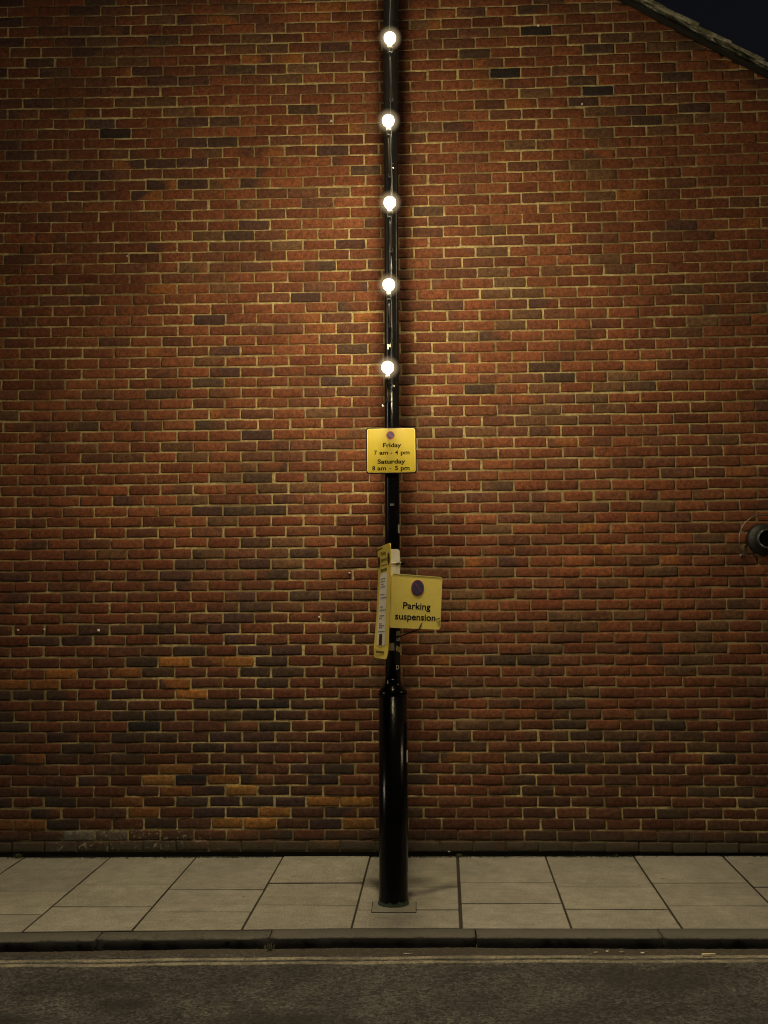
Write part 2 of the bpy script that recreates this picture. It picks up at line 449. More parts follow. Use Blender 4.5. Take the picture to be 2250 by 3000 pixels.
# the rest of the house behind the gable
mb = MB()
eave = ROOF(WX1)
mb.box((WX0+.01, .03, -.25), (WX0+.25, 7.0, eave-.02)); mb.box((WX1-.25, .03, -.25), (WX1-.01, 7.0, eave-.02))
mb.box((WX0+.25, 6.8, -.25), (WX1-.25, 7.0, eave-.02))
child_world(mb.build('rear_wall', M_plain), house)

# verge: undercloak, lumpy mortar bed and stepped tiles down each slope
SL = math.atan(.5794)
def slope_pt(side, s, h, y):
    """s along the slope from the apex, h square to the slope"""
    ax, az = 1.5, ROOF(1.5)
    return (ax + side*(s*math.cos(SL) + h*math.sin(SL)), y, az - s*math.sin(SL) + h*math.cos(SL))
LEN = (WX1 - 1.5 + .12)/math.cos(SL)
roof_top = MB(); under = MB(); bed = MB()
for side in (1, -1):
    n = 60
    vs = []; 
    rows = [(-.062, .001), (-.064, .0125), (.05, .0125), (.05, .001)]
    for i in range(n+1):
        s = LEN*i/n
        for (y, h) in rows:
            vs.append(slope_pt(side, s, h + random.gauss(0, .0010), y + random.gauss(0, .0015)))
    fs = [(i*4+k, i*4+(k+1) % 4, (i+1)*4+(k+1) % 4, (i+1)*4+k) for i in range(n) for k in range(4)]
    under.add(vs, fs)
    # mortar bed: irregular face
    n = 300
    vs = []; prof = [(.013, 0), (.026, .010), (.038, .009), (.050, .002), (.060, .0)]
    ph = [random.uniform(0, 6) for _ in range(6)]
    for i in range(n+1):
        s = LEN*i/n
        lump = .010*math.sin(s*9+ph[0]) + .008*math.sin(s*23+ph[1]) + .007*math.sin(s*51+ph[2])
        for (h, out) in prof:
            vs.append(slope_pt(side, s, h + .25*lump*(h > .04) + random.gauss(0, .0016), -.040 - out - .5*lump + random.gauss(0, .0035)))
        vs.append(slope_pt(side, s, .06, .06))
    m_ = len(prof)+1
    fs = [(i*m_+k, i*m_+k+1, (i+1)*m_+k+1, (i+1)*m_+k) for i in range(n) for k in range(m_-1)]
    bed.add(vs, fs, False)
    # tiles: each course overlaps the one below it
    g = .262; k = 0; s = -.05
    while s < LEN:
        s1 = min(s + g + .05, LEN + .08)
        y0 = -.052 + random.gauss(0, .007); h0 = .056 + random.gauss(0, .002)
        tl = .030 + random.gauss(0, .002); th = .019
        a = [slope_pt(side, s, h0, y0), slope_pt(side, s1, h0+tl*.55, y0 + random.gauss(0, .004)), slope_pt(side, s1, h0+tl*.55+th, y0+random.gauss(0, .003)), slope_pt(side, s, h0+th, y0)]
        b_ = [(p[0], 7.05, p[2]) for p in a]
        # split along y so the surface is a row of tiles
        roof_top.add(a + b_, [(0,1,2,3),(4,7,6,5),(0,4,5,1),(1,5,6,2),(2,6,7,3),(3,7,4,0)])
        s += g
under_o = child_world(under.build('undercloak', M_slate_shade), house)
bed_o = child_world(bed.build('verge_mortar', M_verge), house)
roof_o = child_world(roof_top.build('roof', M_tile), house)
mb = MB()
mb.tube([(1.5, -.05, ROOF(1.5)+.075), (1.5, 7.05, ROOF(1.5)+.075)], .09, 14)
child_world(mb.build('ridge_tile', M_tile), house)

# pale wall plugs and nail heads left in the brickwork
M_plug = simple('white_plastic', (.72, .70, .64), .5, .08, 60)
for px_, pz_, r_ in [(-.095,1.561,.006),(.09,1.564,.006),(.472,1.554,.010),(2.011,1.634,.006),(2.224,1.937,.007),(3.896,5.236,.007),(2.118,5.151,.008),(3.598,5.815,.008),(.66,4.20,.005),(3.05,2.95,.005)]:
    mb = MB()
    mb.lathe([(r_*.4, -.006), (r_, -.003), (r_, .012)], 12, M=Matrix.Translation((px_, -.004, pz_)) @ Matrix.Rotation(R(-90), 4, 'X'))
    child_world(mb.build('wall_plug', M_plug), house)

# ================================================================== GROUND
def slab_mat():
    m, nt, b = newmat('concrete_paving')
    v = coords(nt)
    c = attr(nt, 'tint')
    n1 = noise(nt, v, 9, 6, .65); n2 = ramp(nt, noise(nt, v, 95, 4, .75), .32, .68); n3 = noise(nt, v, 1.6, 5, .65); n4 = noise(nt, coords(nt, 'Object', (3, 22, 3)), 1.5, 5, .7)
    c = mix(nt, 1.0, c, mix(nt, n1, (.55, .54, .53), (1.40, 1.40, 1.40)), 'MULTIPLY')
    c = mix(nt, 1.0, c, mix(nt, n2, (.70, .70, .70), (1.30, 1.30, 1.30)), 'MULTIPLY')
    c = mix(nt, 1.0, c, mix(nt, n3, (.60, .59, .60), (1.34, 1.34, 1.30)), 'MULTIPLY')
    c = mix(nt, 1.0, c, mix(nt, n4, (.72, .72, .72), (1.2, 1.2, 1.2)), 'MULTIPLY')
    vo = nt.nodes.new('ShaderNodeTexVoronoi'); vo.inputs['Scale'].default_value = 4.3; nt.links.new(v, vo.inputs['Vector'])
    gum = math_(nt, 'MULTIPLY', ramp(nt, vo.outputs['Distance'], .085, .05), ramp(nt, noise(nt, v, 3.1, 2), .50, .56))
    c = mix(nt, math_(nt, 'MULTIPLY', gum, .6), c, (.07, .06, .045))
    setin(nt, b.inputs['Base Color'], c); b.inputs['Roughness'].default_value = .85
    b.inputs['Specular IOR Level'].default_value = .3
    setin(nt, b.inputs['Normal'], bump(nt, math_(nt, 'ADD', n1, math_(nt, 'MULTIPLY', n2, .5)), .45, .003))
    return m

def kerb_y(x):
    return -1.476 - .033*(2.4-max(x, -1)) * (1 if x < 2.4 else 0) - (.004*(x-2.4) if x >= 2.4 else 0)

ROWS = {-1: [-.29, -.785, -1.233], 0: [-.649, -1.098], 1: [-.753, -1.193], 2: [-.616, -1.063], 3: [-.70, -1.155], 4: [-.603, -1.034], 5: [-.703, -1.146], 6: [-.625, -1.08]}
def colx(k, y):
    return .560 + .5967*k + .04*y/1.5*-1*-1 - 0.0
mb_v, mb_f, mb_c = [], [], []
def add_slab(poly, tone):
    n = len(mb_v)
    dz = [random.gauss(0, .0010) for _ in poly]; t0 = random.gauss(0, .0008)
    cx = sum(p[0] for p in poly)/4; cy = sum(p[1] for p in poly)/4
    for (x, y), d in zip(poly, dz): mb_v.append((x, y, -.03))
    for (x, y), d in zip(poly, dz): mb_v.append((x, y, -.004 + d + t0))
    for (x, y), d in zip(poly, dz):
        L = math.hypot(x-cx, y-cy); mb_v.append((cx+(x-cx)*(1-.005/L), cy+(y-cy)*(1-.005/L), d + t0))
    for k in range(4):
        k2 = (k+1) % 4
        mb_f.append((n+k, n+k2, n+4+k2, n+4+k)); mb_f.append((n+4+k, n+4+k2, n+8+k2, n+8+k))
    mb_f.append((n+8, n+9, n+10, n+11))
    for q in range(12): mb_c.append(tone if q > 7 else (.030, .026, .020, 1))
for k in range(-14, 22):
    rows = ROWS.get(k, [-.62, -1.07] if k % 2 == 0 else [-.71, -1.15])
    gx = .0030 + abs(random.gauss(0, .0012)); gx2 = .0030 + abs(random.gauss(0, .0012))
    if k == 4: gx = .008
    if k == 3: gx2 = .008
    ys = [.02] + rows + [None]
    for a, b2 in zip(ys[:-1], ys[1:]):
        xl = colx(k, a); xr = colx(k+1, a)
        faint = random.random() < .3
        g =   .0030 if faint else .0048 + abs(random.gauss(0, .0012))
        ya = a - (g if a < 0 else 0)
        if b2 is None: yl, yr = kerb_y(xl) + .003, kerb_y(xr) + .003
        else: yl = yr = b2 + g
        f = lambda x, y: x
        P = [(colx(k, yl)+gx, yl), (colx(k+1, yr)-gx2, yr), (colx(k+1, ya)-gx2, ya), (colx(k, ya)+gx, ya)]
        t = random.gauss(1, .055)
        mb_c_tone = (.232*t, .226*t, .196*t*random.gauss(1, .02), 1)
        add_slab(P, mb_c_tone)
me = bpy.data.meshes.new('pavement'); me.from_pydata(mb_v, [], mb_f); me.materials.append(slab_mat())
ca = me.color_attributes.new('tint', 'FLOAT_COLOR', 'POINT'); ca.data.foreach_set('color', np.array(mb_c, dtype=float).ravel())
me.update()
tag(link(bpy.data.objects.new('pavement', me)), kind='structure')
M_joint = simple('dirty_joint_sand', (.022, .019, .013), .95, .4, 50, bmp=.002)
mb = MB(); mb.box((-8, -1.50, -.2), (14, .021, -.0075)); tag(mb.build('pavement_bed', M_joint), kind='structure')
# squared mortar patch round the foot of the lamp post
M_patch = simple('pale_mortar_patch', (.172, .170, .142), .9, .25, 30, bmp=.004, dirt=((.15, .12, .08), 12, .6))
mb = MB(); mb.box((2.4065, -1.2095, -.004), (2.6655, -1.000, .0022)); tag(mb.build('patch_joint', M_joint), kind='structure')
mb = MB()
vs = []; n = 12
for a in range(n+1):
    for b2 in range(n+1):
        x = 2.411 + .250*a/n; y = -1.206 + .197*b2/n
        vs.append((x, y, .0032 + .0035*math.exp(-((x-2.531)**2+(y+1.044)**2)/.012) + random.gauss(0, .0007)))
mb.add(vs, [(a*(n+1)+b2, (a+1)*(n+1)+b2, (a+1)*(n+1)+b2+1, a*(n+1)+b2+1) for a in range(n) for b2 in range(n)], True)
tag(mb.build('pavement_patch', M_patch), kind='structure')

# kerb stones
def kerb_mat():
    m, nt, b = newmat('granite_kerb')
    v = coords(nt)
    n1 = noise(nt, v, 60, 5, .7); n2 = noise(nt, v, 7, 4); n3 = noise(nt, v, 300, 2)
    c = mix(nt, n1, (.036, .035, .031), (.118, .113, .098))
    c = mix(nt, 1.0, c, mix(nt, n2, (.72, .72, .72), (1.25, 1.25, 1.2)), 'MULTIPLY')
    z = sepz(nt, v)
    c = mix(nt, ramp(nt, math_(nt, 'ADD', z, math_(nt, 'MULTIPLY', math_(nt, 'SUBTRACT', n1, .5), .012)), -.003, -.010), c, (.0045, .004, .0035))  # front face near-black, its shade put into the stone colour
    setin(nt, b.inputs['Base Color'], c); b.inputs['Roughness'].default_value = .85
    setin(nt, b.inputs['Normal'], bump(nt, math_(nt, 'ADD', n1, math_(nt, 'MULTIPLY', n3, .4)), .7, .004))
    return m
KJ = [-7.2, -6.1, -5.1, -4.0, -2.95, -1.9, -1.0, -.05, .957, 1.88, 2.982, 3.966, 4.97, 5.95, 6.9, 7.9, 8.9, 9.9, 10.9, 12, 13]
mb = MB()
for a, b2 in zip(KJ[:-1], KJ[1:]):
    n = 44
    x0, x1 = a + .004, b2 - .004
    zt = random.gauss(0, .002); yo = random.gauss(0, .004)
    vs = []
    ph = [random.uniform(0, 6) for _ in range(4)]
    for i in range(n+1):
        x = x0 + (x1-x0)*i/n
        yb = kerb_y(x) - .002; yf = yb - .142 + yo
        e = min(i, n-i)/n
        chip = .0035*abs(random.gauss(0,1))*(random.random()<.25) + .004*math.sin(x*13+ph[0]) + .003*math.sin(x*37+ph[1]) + abs(random.gauss(0, .0022)) + (.012*max(0, 1-e*18))
        for (y, z) in [(yb, -.2), (yb, zt-.001), (yf+.030, zt-.001+random.gauss(0, .0008)), (yf+.007+chip*.8, zt-.0025-chip*.35), (yf+.001+chip*.6, zt-.010-chip*.8), (yf+.003+random.gauss(0, .0030), -.04), (yf+.004, -.2)]:
            vs.append((x, y, z))
    m_ = 7
    fs = [(i*m_+k, i*m_+k+1, (i+1)*m_+k+1, (i+1)*m_+k) for i in range(n) for k in range(m_-1)]
    fs += [tuple(range(m_)), tuple(n*m_+k for k in range(m_-1, -1, -1))]
    mb.add(vs, fs, True)
tag(mb.build('kerb', kerb_mat()), kind='structure')

# carriageway
def road_mat():
    m, nt, b = newmat('worn_asphalt')
    v = coords(nt)
    n1 = noise(nt, v, 75, 5, .8); n2 = noise(nt, v, 2.2, 5, .65); n3 = noise(nt, coords(nt, 'Object', (.7, 1.5, 1)), 20, 6, .78); n4 = noise(nt, v, 420, 2, .6)
    c = mix(nt, ramp(nt, n2, .3, .7), (.019, .0193, .0205), (.048, .0482, .0485))
    c = mix(nt, 1.0, c, mix(nt, n3, (.62, .62, .62), (1.36, 1.34, 1.32)), 'MULTIPLY')
    c = mix(nt, 1.0, c, mix(nt, ramp(nt, n1, .25, .75), (.12, .12, .12), (2.4, 2.35, 2.25)), 'MULTIPLY')
    vo = nt.nodes.new('ShaderNodeTexVoronoi'); vo.inputs['Scale'].default_value = 62; nt.links.new(v, vo.inputs['Vector'])
    vg = sepz(nt, vo.outputs['Color'], 0)
    c = mix(nt, 1.0, c, mix(nt, vg, (.42, .42, .43), (1.62, 1.60, 1.54)), 'MULTIPLY')
    st = ramp(nt, n1, .66, .72)
    c = mix(nt, math_(nt, 'MULTIPLY', st, .6), c, (.22, .21, .18))
    # oil and patch stains lying on the road
    x = sepz(nt, v, 0); y = sepz(nt, v, 1)
    wob = math_(nt, 'MULTIPLY', math_(nt, 'SUBTRACT', noise(nt, v, 6, 6, .75), .5), 2.6)
    for (sx, sy, rx, ry, k) in [(3.87, -2.06, .42, .17, .62), (1.23, -2.17, .14, .05, .6), (1.30, -2.37, .16, .07, .7), (.86, -2.60, .22, .10, .7), (2.05, -2.58, .40, .10, .65), (3.25, -2.63, .36, .09, .5), (3.0, -1.93, .16, .04, .6), (4.9, -2.5, .3, .12, .4)]:
        dx = math_(nt, 'MULTIPLY', math_(nt, 'SUBTRACT', x, sx), 1/rx); dy = math_(nt, 'MULTIPLY', math_(nt, 'SUBTRACT', y, sy), 1/ry)
        d = math_(nt, 'SQRT', math_(nt, 'ADD', math_(nt, 'MULTIPLY', dx, dx), math_(nt, 'MULTIPLY', dy, dy)))
        f = ramp(nt, math_(nt, 'ADD', d, wob), 1.5, .35, 0, k*.95)
        c = mix(nt, f, c, mix(nt, n1, (.005, .005, .0055), (.017, .0165, .017)))
    # gutter dirt along the kerb
    gd = ramp(nt, math_(nt, 'ADD', y, math_(nt, 'MULTIPLY', n3, .05)), -1.735, -1.66)
    c = mix(nt, math_(nt, 'MULTIPLY', gd, .75), c, mix(nt, n1, (.016, .013, .010), (.075, .060, .042)))
    setin(nt, b.inputs['Base Color'], c); b.inputs['Roughness'].default_value = .78
    b.inputs['Specular IOR Level'].default_value = .35
    setin(nt, b.inputs['Normal'], bump(nt, math_(nt, 'ADD', math_(nt, 'MULTIPLY', n1, .8), math_(nt, 'MULTIPLY', n3, .7)), .9, .006))
    return m
M_road = road_mat()
mb = MB()
ys = list(np.arange(-1.56, -4.0, -.05)) + list(np.arange(-4.0, -14, -1.0)) + [-20, -40, -80]
xs = [-80, -40, -20, -8] + list(np.arange(-4, 9.01, .12)) + [12, 20, 40, 80]
vs = []
for y in ys:
    for x in xs:
        fine = (-4 <= x <= 9) and y > -4
        h = -.0575 + .010*max(0, min(1, (-1.6-y)/1.2)) + (.0016*math.sin(x*4.1+y*3)+.0013*math.sin(x*9.7-y*7) + random.gauss(0, .0007) if fine else 0)
        vs.append((x, y, h))
nx_ = len(xs)
mb.add(vs, [(a*nx_+b2, a*nx_+b2+1, (a+1)*nx_+b2+1, (a+1)*nx_+b2) for a in range(len(ys)-1) for b2 in range(nx_-1)], True)
tag(mb.build('road', M_road), kind='structure')
mb = MB(); mb.box((-400, -400, -1.2), (400, 400, -.26)); tag(mb.build('ground', simple('dark_earth', (.05, .045, .035), .95, .3, 2)), kind='structure')

# double yellow lines, worn
def line_mat():
    m, nt, b = newmat('worn_yellow_road_paint')
    v = coords(nt)
    n1 = noise(nt, v, 90, 5, .75); n2 = noise(nt, v, 6, 4, .7); n3 = noise(nt, v, 30, 4)
    c = mix(nt, n2, (.24, .225, .17), (.36, .325, .225))
    wear = ramp(nt, math_(nt, 'ADD', math_(nt, 'MULTIPLY', n1, .6), math_(nt, 'MULTIPLY', n2, .45)), .42, .58)
    c = mix(nt, math_(nt, 'MULTIPLY', wear, .85), c, (.065, .062, .052))
    c = mix(nt, 1.0, c, mix(nt, n3, (.75, .75, .75), (1.2, 1.2, 1.2)), 'MULTIPLY')
    setin(nt, b.inputs['Base Color'], c); b.inputs['Roughness'].default_value = .8
    setin(nt, b.inputs['Normal'], bump(nt, n1, .6, .003))
    return m
M_line = line_mat()
def line_y(x, o):
    pts = [(-8, -1.99), (.5, -1.831), (2.5, -1.769), (4.47, -1.744), (14, -1.70)]
    for (a, ya), (b2, yb) in zip(pts[:-1], pts[1:]):
        if x <= b2: return ya + (yb-ya)*(x-a)/(b2-a) + o
    return pts[-1][1] + o
mb = MB()
for o in (0, -.066):
    vs = []; n = 500
    for i in range(n+1):
        x = -6 + 18*i/n
        w1 = .017 + random.gauss(0, .0018) + .0025*math.sin(x*7+o*50); w2 = .017 + random.gauss(0, .0018)
        yc = line_y(x, o)
        h = lambda y: -.0575 + .010*max(0, min(1, (-1.6-y)/1.2)) + .0016*math.sin(x*4.1+y*3)+.0013*math.sin(x*9.7-y*7) + .0042
        vs += [(x, yc-w2, h(yc)-.004), (x, yc-w2+.002, h(yc)), (x, yc+w1-.002, h(yc)), (x, yc+w1, h(yc)-.004)]
    mb.add(vs, [(i*4+k, (i+1)*4+k, (i+1)*4+k+1, i*4+k+1) for i in range(n) for k in range(3)], True)
tag(mb.build('double_yellow_line', M_line), kind='structure')

# grit in the gutter
M_grit = simple('gutter_grit', (.17, .145, .105), .9, .6, 3)
mb = MB()
for _ in range(1500):
    x = random.uniform(-1.2, 6.2); y = kerb_y(x) - .150 - abs(random.gauss(0, .035)); r_ = random.choice([.0012, .002, .002, .003, .0045])
    if random.random() < .12: y = random.uniform(-3, -1.7)
    z = -.0575 + .010*max(0, min(1, (-1.6-y)/1.2)) + .001
    a = random.uniform(0, 6)
    p = [(x+r_*math.cos(a+t)*random.uniform(.6, 1.4), y+r_*math.sin(a+t)*random.uniform(.6, 1.4), z) for t in (0, 2.1, 4.2)] + [(x, y, z+r_*random.uniform(.6, 1.3))]
    mb.add(p, [(0,1,3),(1,2,3),(2,0,3),(0,2,1)])
tag(mb.build('gutter_grit', M_grit), 'fine pale grit and crumbs scattered along the gutter by the kerb', 'grit', kind='stuff')

# moss and dirt along the foot of the wall
M_moss = simple('wall_foot_moss', (.020, .024, .009), .95, .5, 60)
mb = MB()
for _ in range(2600):
    x = random.uniform(-1.4, 6.4)
    if math.sin(x*2.3)+math.sin(x*5.1+1) + random.gauss(0, .8) < .2: continue
    y = -abs(random.gauss(0, .012)) - .002; r_ = random.uniform(.002, .006)
    a = random.uniform(0, 6); h_ = random.uniform(.002, .014)
    p = [(x+r_*math.cos(a+t), y+r_*.7*math.sin(a+t), .0005) for t in (0, 2.1, 4.2)] + [(x+random.gauss(0, .003), y+.004, h_)]
    mb.add(p, [(0,1,3),(1,2,3),(2,0,3)])
tag(mb.build('moss', M_moss), 'dark moss and dirt gathered along the foot of the brick wall', 'moss', kind='stuff')

# small tufts
M_weed = simple('dry_weed', (.10, .10, .045), .8, .4, 30)
def tuft(x, y, z, n, h, label):
    mb = MB()
    for _ in range(n):
        a = random.uniform(0, 2*math.pi); L = random.uniform(.5, 1)*h; sp = random.uniform(.1, .9)*h
        bx, by = x+random.gauss(0, h*.25), y+random.gauss(0, h*.12)
        w_ = random.uniform(.0008, .0018)
        px_, py_ = -math.sin(a)*w_, math.cos(a)*w_
        p = [(bx-px_, by-py_, z), (bx+px_, by+py_, z), (bx+math.cos(a)*sp*.5+px_*.8, by+math.sin(a)*sp*.5+py_*.8, z+L*.75), (bx+math.cos(a)*sp*.5-px_*.8, by+math.sin(a)*sp*.5-py_*.8, z+L*.75), (bx+math.cos(a)*sp, by+math.sin(a)*sp, z+L)]
        mb.add(p, [(0,1,2,3),(3,2,4)])
    return tag(mb.build('weed_tuft', M_weed), label, 'weed', 'small weeds in the joints')
tuft(1.885, -1.650, -.057, 34, .040, 'straggly dry weed growing in the kerb joint left of the lamp post')
tuft(-.07, -.012, 0, 60, .040, 'dark little weed at the foot of the wall on the far left')
tuft(2.96, -.008, 0, 30, .028, 'tiny weed at the foot of the wall just right of the lamp post')
tuft(4.02, -.010, .0, 24, .022, 'faint weed at the foot of the wall towards the right')

# litter in the gutter
M_paper = simple('scrap_paper', (.40, .38, .33), .8, .15, 40)
M_leaf = simple('dry_leaf', (.20, .16, .11), .8, .3, 40)
def scrap(name, x, y, z, lx, ly, a, mat, label, cat, curl=.25, group='scraps lying in the gutter'):
    mb = MB(); n = 6; vs = []
    for i in range(n+1):
        for k in range(3):
            u = i/n-.5; v_ = k/2-.5
            wv = (1-(2*u)**2*.75) if name == 'dry_leaf' else 1
            X, Y = u*lx, v_*ly*wv
            vs.append((x+X*math.cos(a)-Y*math.sin(a), y+X*math.sin(a)+Y*math.cos(a), z+.001+curl*lx*(u*u)*.6+.10*ly*math.sin(5*u+k)+.1*ly))
    mb.add(vs, [(i*3+k, (i+1)*3+k, (i+1)*3+k+1, i*3+k+1) for i in range(n) for k in range(2)], True)
    return tag(mb.build(name, mat), label, cat, group)
scrap('paper_scrap', 2.62, -1.705, -.056, .052, .007, .05, M_paper, 'thin white paper strip lying in the gutter just right of the post', 'litter')
scrap('dry_leaf', 3.60, -1.69, -.055, .030, .016, .3, M_leaf, 'leftmost dry leaf of the little cluster in the right gutter', 'leaf')
scrap('dry_leaf', 3.66, -1.672, -.055, .024, .013, 1.0, M_paper, 'palest middle leaf of the cluster lying in the right gutter', 'leaf')
scrap('dry_leaf', 3.735, -1.685, -.055, .032, .016, -.3, M_leaf, 'rightmost dry leaf of the cluster lying in the right gutter', 'leaf')
scrap('paper_scrap', 3.84, -1.695, -.055, .020, .016, .6, M_paper, 'small white crumb of paper right of the leaf cluster by the kerb', 'litter')
scrap('paper_scrap', 4.52, -2.43, -.047, .055, .010, .1, M_leaf, 'pale flat sliver lying on the open road at bottom right', 'litter')
mb = MB(); mb.tube([(4.13, -1.752, -.042), (4.20, -1.748, -.042)], .0048, 10)
cg = mb.build('cigarette_butt', simple('cigarette_paper', (.66, .55, .36), .7, .15, 80)); tag(cg, 'pale cigarette end lying on the inner yellow line at right', 'cigarette')

# ================================================================== LAMP POST
AXY = -1.044
axis = lambda z: (2.531 + .0066*z, AXY)
def paint_mat():
    m, nt, b = newmat('gloss_black_paint')
    v = coords(nt)
    n1 = noise(nt, v, 14, 5, .7); n2 = noise(nt, v, 90, 4, .7)
    z = sepz(nt, v)
    c = mix(nt, n1, (.0018, .0018, .002), (.005, .005, .0055))
    ch = math_(nt, 'MULTIPLY', ramp(nt, noise(nt, v, 30, 6, .75, .6), .70, .76), ramp(nt, z, 1.2, .1))
    c = mix(nt, math_(nt, 'MULTIPLY', ch, .5), c, (.10, .10, .095))
    # paint worn through to old green at the foot
    foot = ramp(nt, math_(nt, 'ADD', z, math_(nt, 'MULTIPLY', math_(nt, 'SUBTRACT', n1, .5), .11)), .030, .016)
    c = mix(nt, foot, c, mix(nt, n2, (.018, .024, .018), (.075, .115, .085)))
    setin(nt, b.inputs['Base Color'], c)
    setin(nt, b.inputs['Roughness'], mix(nt, foot, mix(nt, n1, (.15,)*3, (.27,)*3), (.8,)*3))
    b.inputs['Specular IOR Level'].default_value = .16
    setin(nt, b.inputs['Normal'], bump(nt, math_(nt, 'ADD', n1, math_(nt, 'MULTIPLY', n2, .2)), .45, .0025))
    return m
M_paint = paint_mat()
post = empty('lamp_post', (2.531, AXY, 0), 'tall glossy black steel lamp post with thick base standing on the pavement', 'lamp post')
def pc(o): return child_world(o, post)
mb = MB()
mb.lathe([(.093, -.03), (.092, .006), (.087, .022), (.0838, .05), (.0835, .4), (.0835, 1.212)], 48, axis)
pc(mb.build('base', M_paint))
mb = MB()
mb.lathe([(.0835, 1.2125), (.0850, 1.216), (.0852, 1.226), (.0845, 1.232), (.083, 1.236), (.075, 1.248), (.062, 1.262), (.052, 1.274), (.0485, 1.284), (.0475, 1.30), (.0455, 1.31)], 48, axis)
pc(mb.build('shoulder', M_paint))
mb = MB()
mb.lathe([(.0445, 1.311), (.0440, 2.2), (.0432, 4.8), (.0425, 7.05), (.036, 7.06)], 40, axis)
pc(mb.build('shaft', M_paint))
def cyl_pt(r, z, dx, out=.0):
    """a point on the front of a cylinder about the post axis, dx sideways in metres along the chord"""
    cx, cy = axis(z)
    t = math.asin(max(-1, min(1, dx/r)))
    return (cx + (r+out)*math.sin(t), cy - (r+out)*math.cos(t), z)
def cyl_patch(name, r, x0, x1, z0, z1, out, mat, parent, n=10, skew=0.0):
    mb = MB(); vs = []
    for i in range(n+1):
        for k in range(5):
            d = x0 + (x1-x0)*i/n; z = z0 + (z1-z0)*k/4 + skew*(i/n-.5)
            vs.append(cyl_pt(r, z, d, out))
    mb.add(vs, [(i*5+k, (i+1)*5+k, (i+1)*5+k+1, i*5+k+1) for i in range(n) for k in range(4)], True)
    return child_world(mb.build(name, mat), parent)
M_st_white = simple('grubby_white_sticker', (.78, .76, .68), .6, .15, 90, dirt=((.15, .14, .11), 60, .5))
M_st_grey = simple('torn_grey_sticker', (.22, .23, .20), .7, .5, 120, dirt=((.42, .42, .36), 80, .8))
M_st_yel = simple('faded_yellow_sticker', (.42, .34, .12), .6, .3, 90, dirt=((.06, .05, .04), 70, .8))
# inspection door on the right flank of the base
mb = MB(); vs = []
for i in range(13):
    t = R(-38 + 86*i/12)
    for k, z in enumerate((.185, .19, .6, 1.05, 1.055)):
        cx, cy = axis(z); rr = .0835 + (.0028 if 0 < k < 4 and 0 < i < 12 else .0)
        vs.append((cx + rr*math.cos(t), cy + rr*math.sin(t), z))
mb.add(vs, [(i*5+k, (i+1)*5+k, (i+1)*5+k+1, i*5+k+1) for i in range(12) for k in range(4)], True)
pc(mb.build('door', M_paint))
tag(cyl_patch('sticker', .0835, .0765, .0834, .822, .892, .004, M_st_white, post), 'narrow white sticker on the right edge of the base')
tag(cyl_patch('sticker', .0442, -.026, .0105, 1.476, 1.521, .0012, M_st_grey, post), 'torn grey sticker on the front of the shaft')
tag(cyl_patch('sticker', .0442, .021, .0435, 1.562, 1.588, .0012, M_st_white, post), 'upper white strip on the right of the shaft')
tag(cyl_patch('sticker', .0442, .022, .0435, 1.532, 1.552, .0012, M_st_white, post), 'lower white strip on the right of the shaft')
tag(cyl_patch('sticker', .0442, .0195, .0435, 1.468, 1.500, .0012, M_st_yel, post, skew=-.014), 'scuffed yellow and white sticker on the shaft')
tag(cyl_patch('sticker', .0437, .033, .0436, 2.168, 2.219, .0016, M_st_grey, post), 'pale round edge sticker on the right of the shaft')
M_steel = simple('dull_steel', (.42, .41, .38), .35, .15, 80, metallic=.8)
for z_, dx_, r_ in ((4.378, .013, .0055), (4.405, .012, .003)):
    mb = MB(); p = cyl_pt(.0432, z_, dx_)
    mb.lathe([(r_, -.002), (r_, .002), (r_*.5, .005)], 12, M=Matrix.Translation(p) @ Matrix.Rotation(R(90), 4, 'X'))
    pc(mb.build('rivet', M_steel))
mb = MB(); p = cyl_pt(.0438, 2.337, 0)
mb.box((p[0]-.012, p[1]-.005, 2.331), (p[0]+.012, p[1]+.003, 2.343)); pc(mb.build('shaft_clip', M_steel))
# lantern on a short arm at the top of the post
mb = MB(); ax_, ay_ = axis(7.02)
mb.tube([(ax_, ay_, 6.98), (ax_, ay_-.10, 7.16), (ax_-.01, ay_-.30, 7.27), (ax_-.015, ay_-.60, 7.31), (ax_-.02, ay_-.86, 7.31)], .028, 12)
pc(mb.build('bracket_arm', M_paint))
mb = MB()
mb.lathe([(.10, 7.225), (.155, 7.24), (.165, 7.26), (.15, 7.31), (.10, 7.345), (.04, 7.36)], 28, lambda z: (ax_-.025, -2.0))
lan = mb.build('lantern', M_paint); pc(lan)
m_, nt_, b_ = newmat('lantern_glass'); b_.inputs['Base Color'].default_value = (.8, .75, .6, 1)
b_.inputs['Emission Color'].default_value = (1, .78, .45, 1); b_.inputs['Emission Strength'].default_value = 6
mb = MB(); mb.lathe([(.03, 7.205), (.08, 7.212), (.097, 7.2245)], 24, lambda z: (ax_-.025, -2.0))
pc(mb.build('lantern_glass', m_))

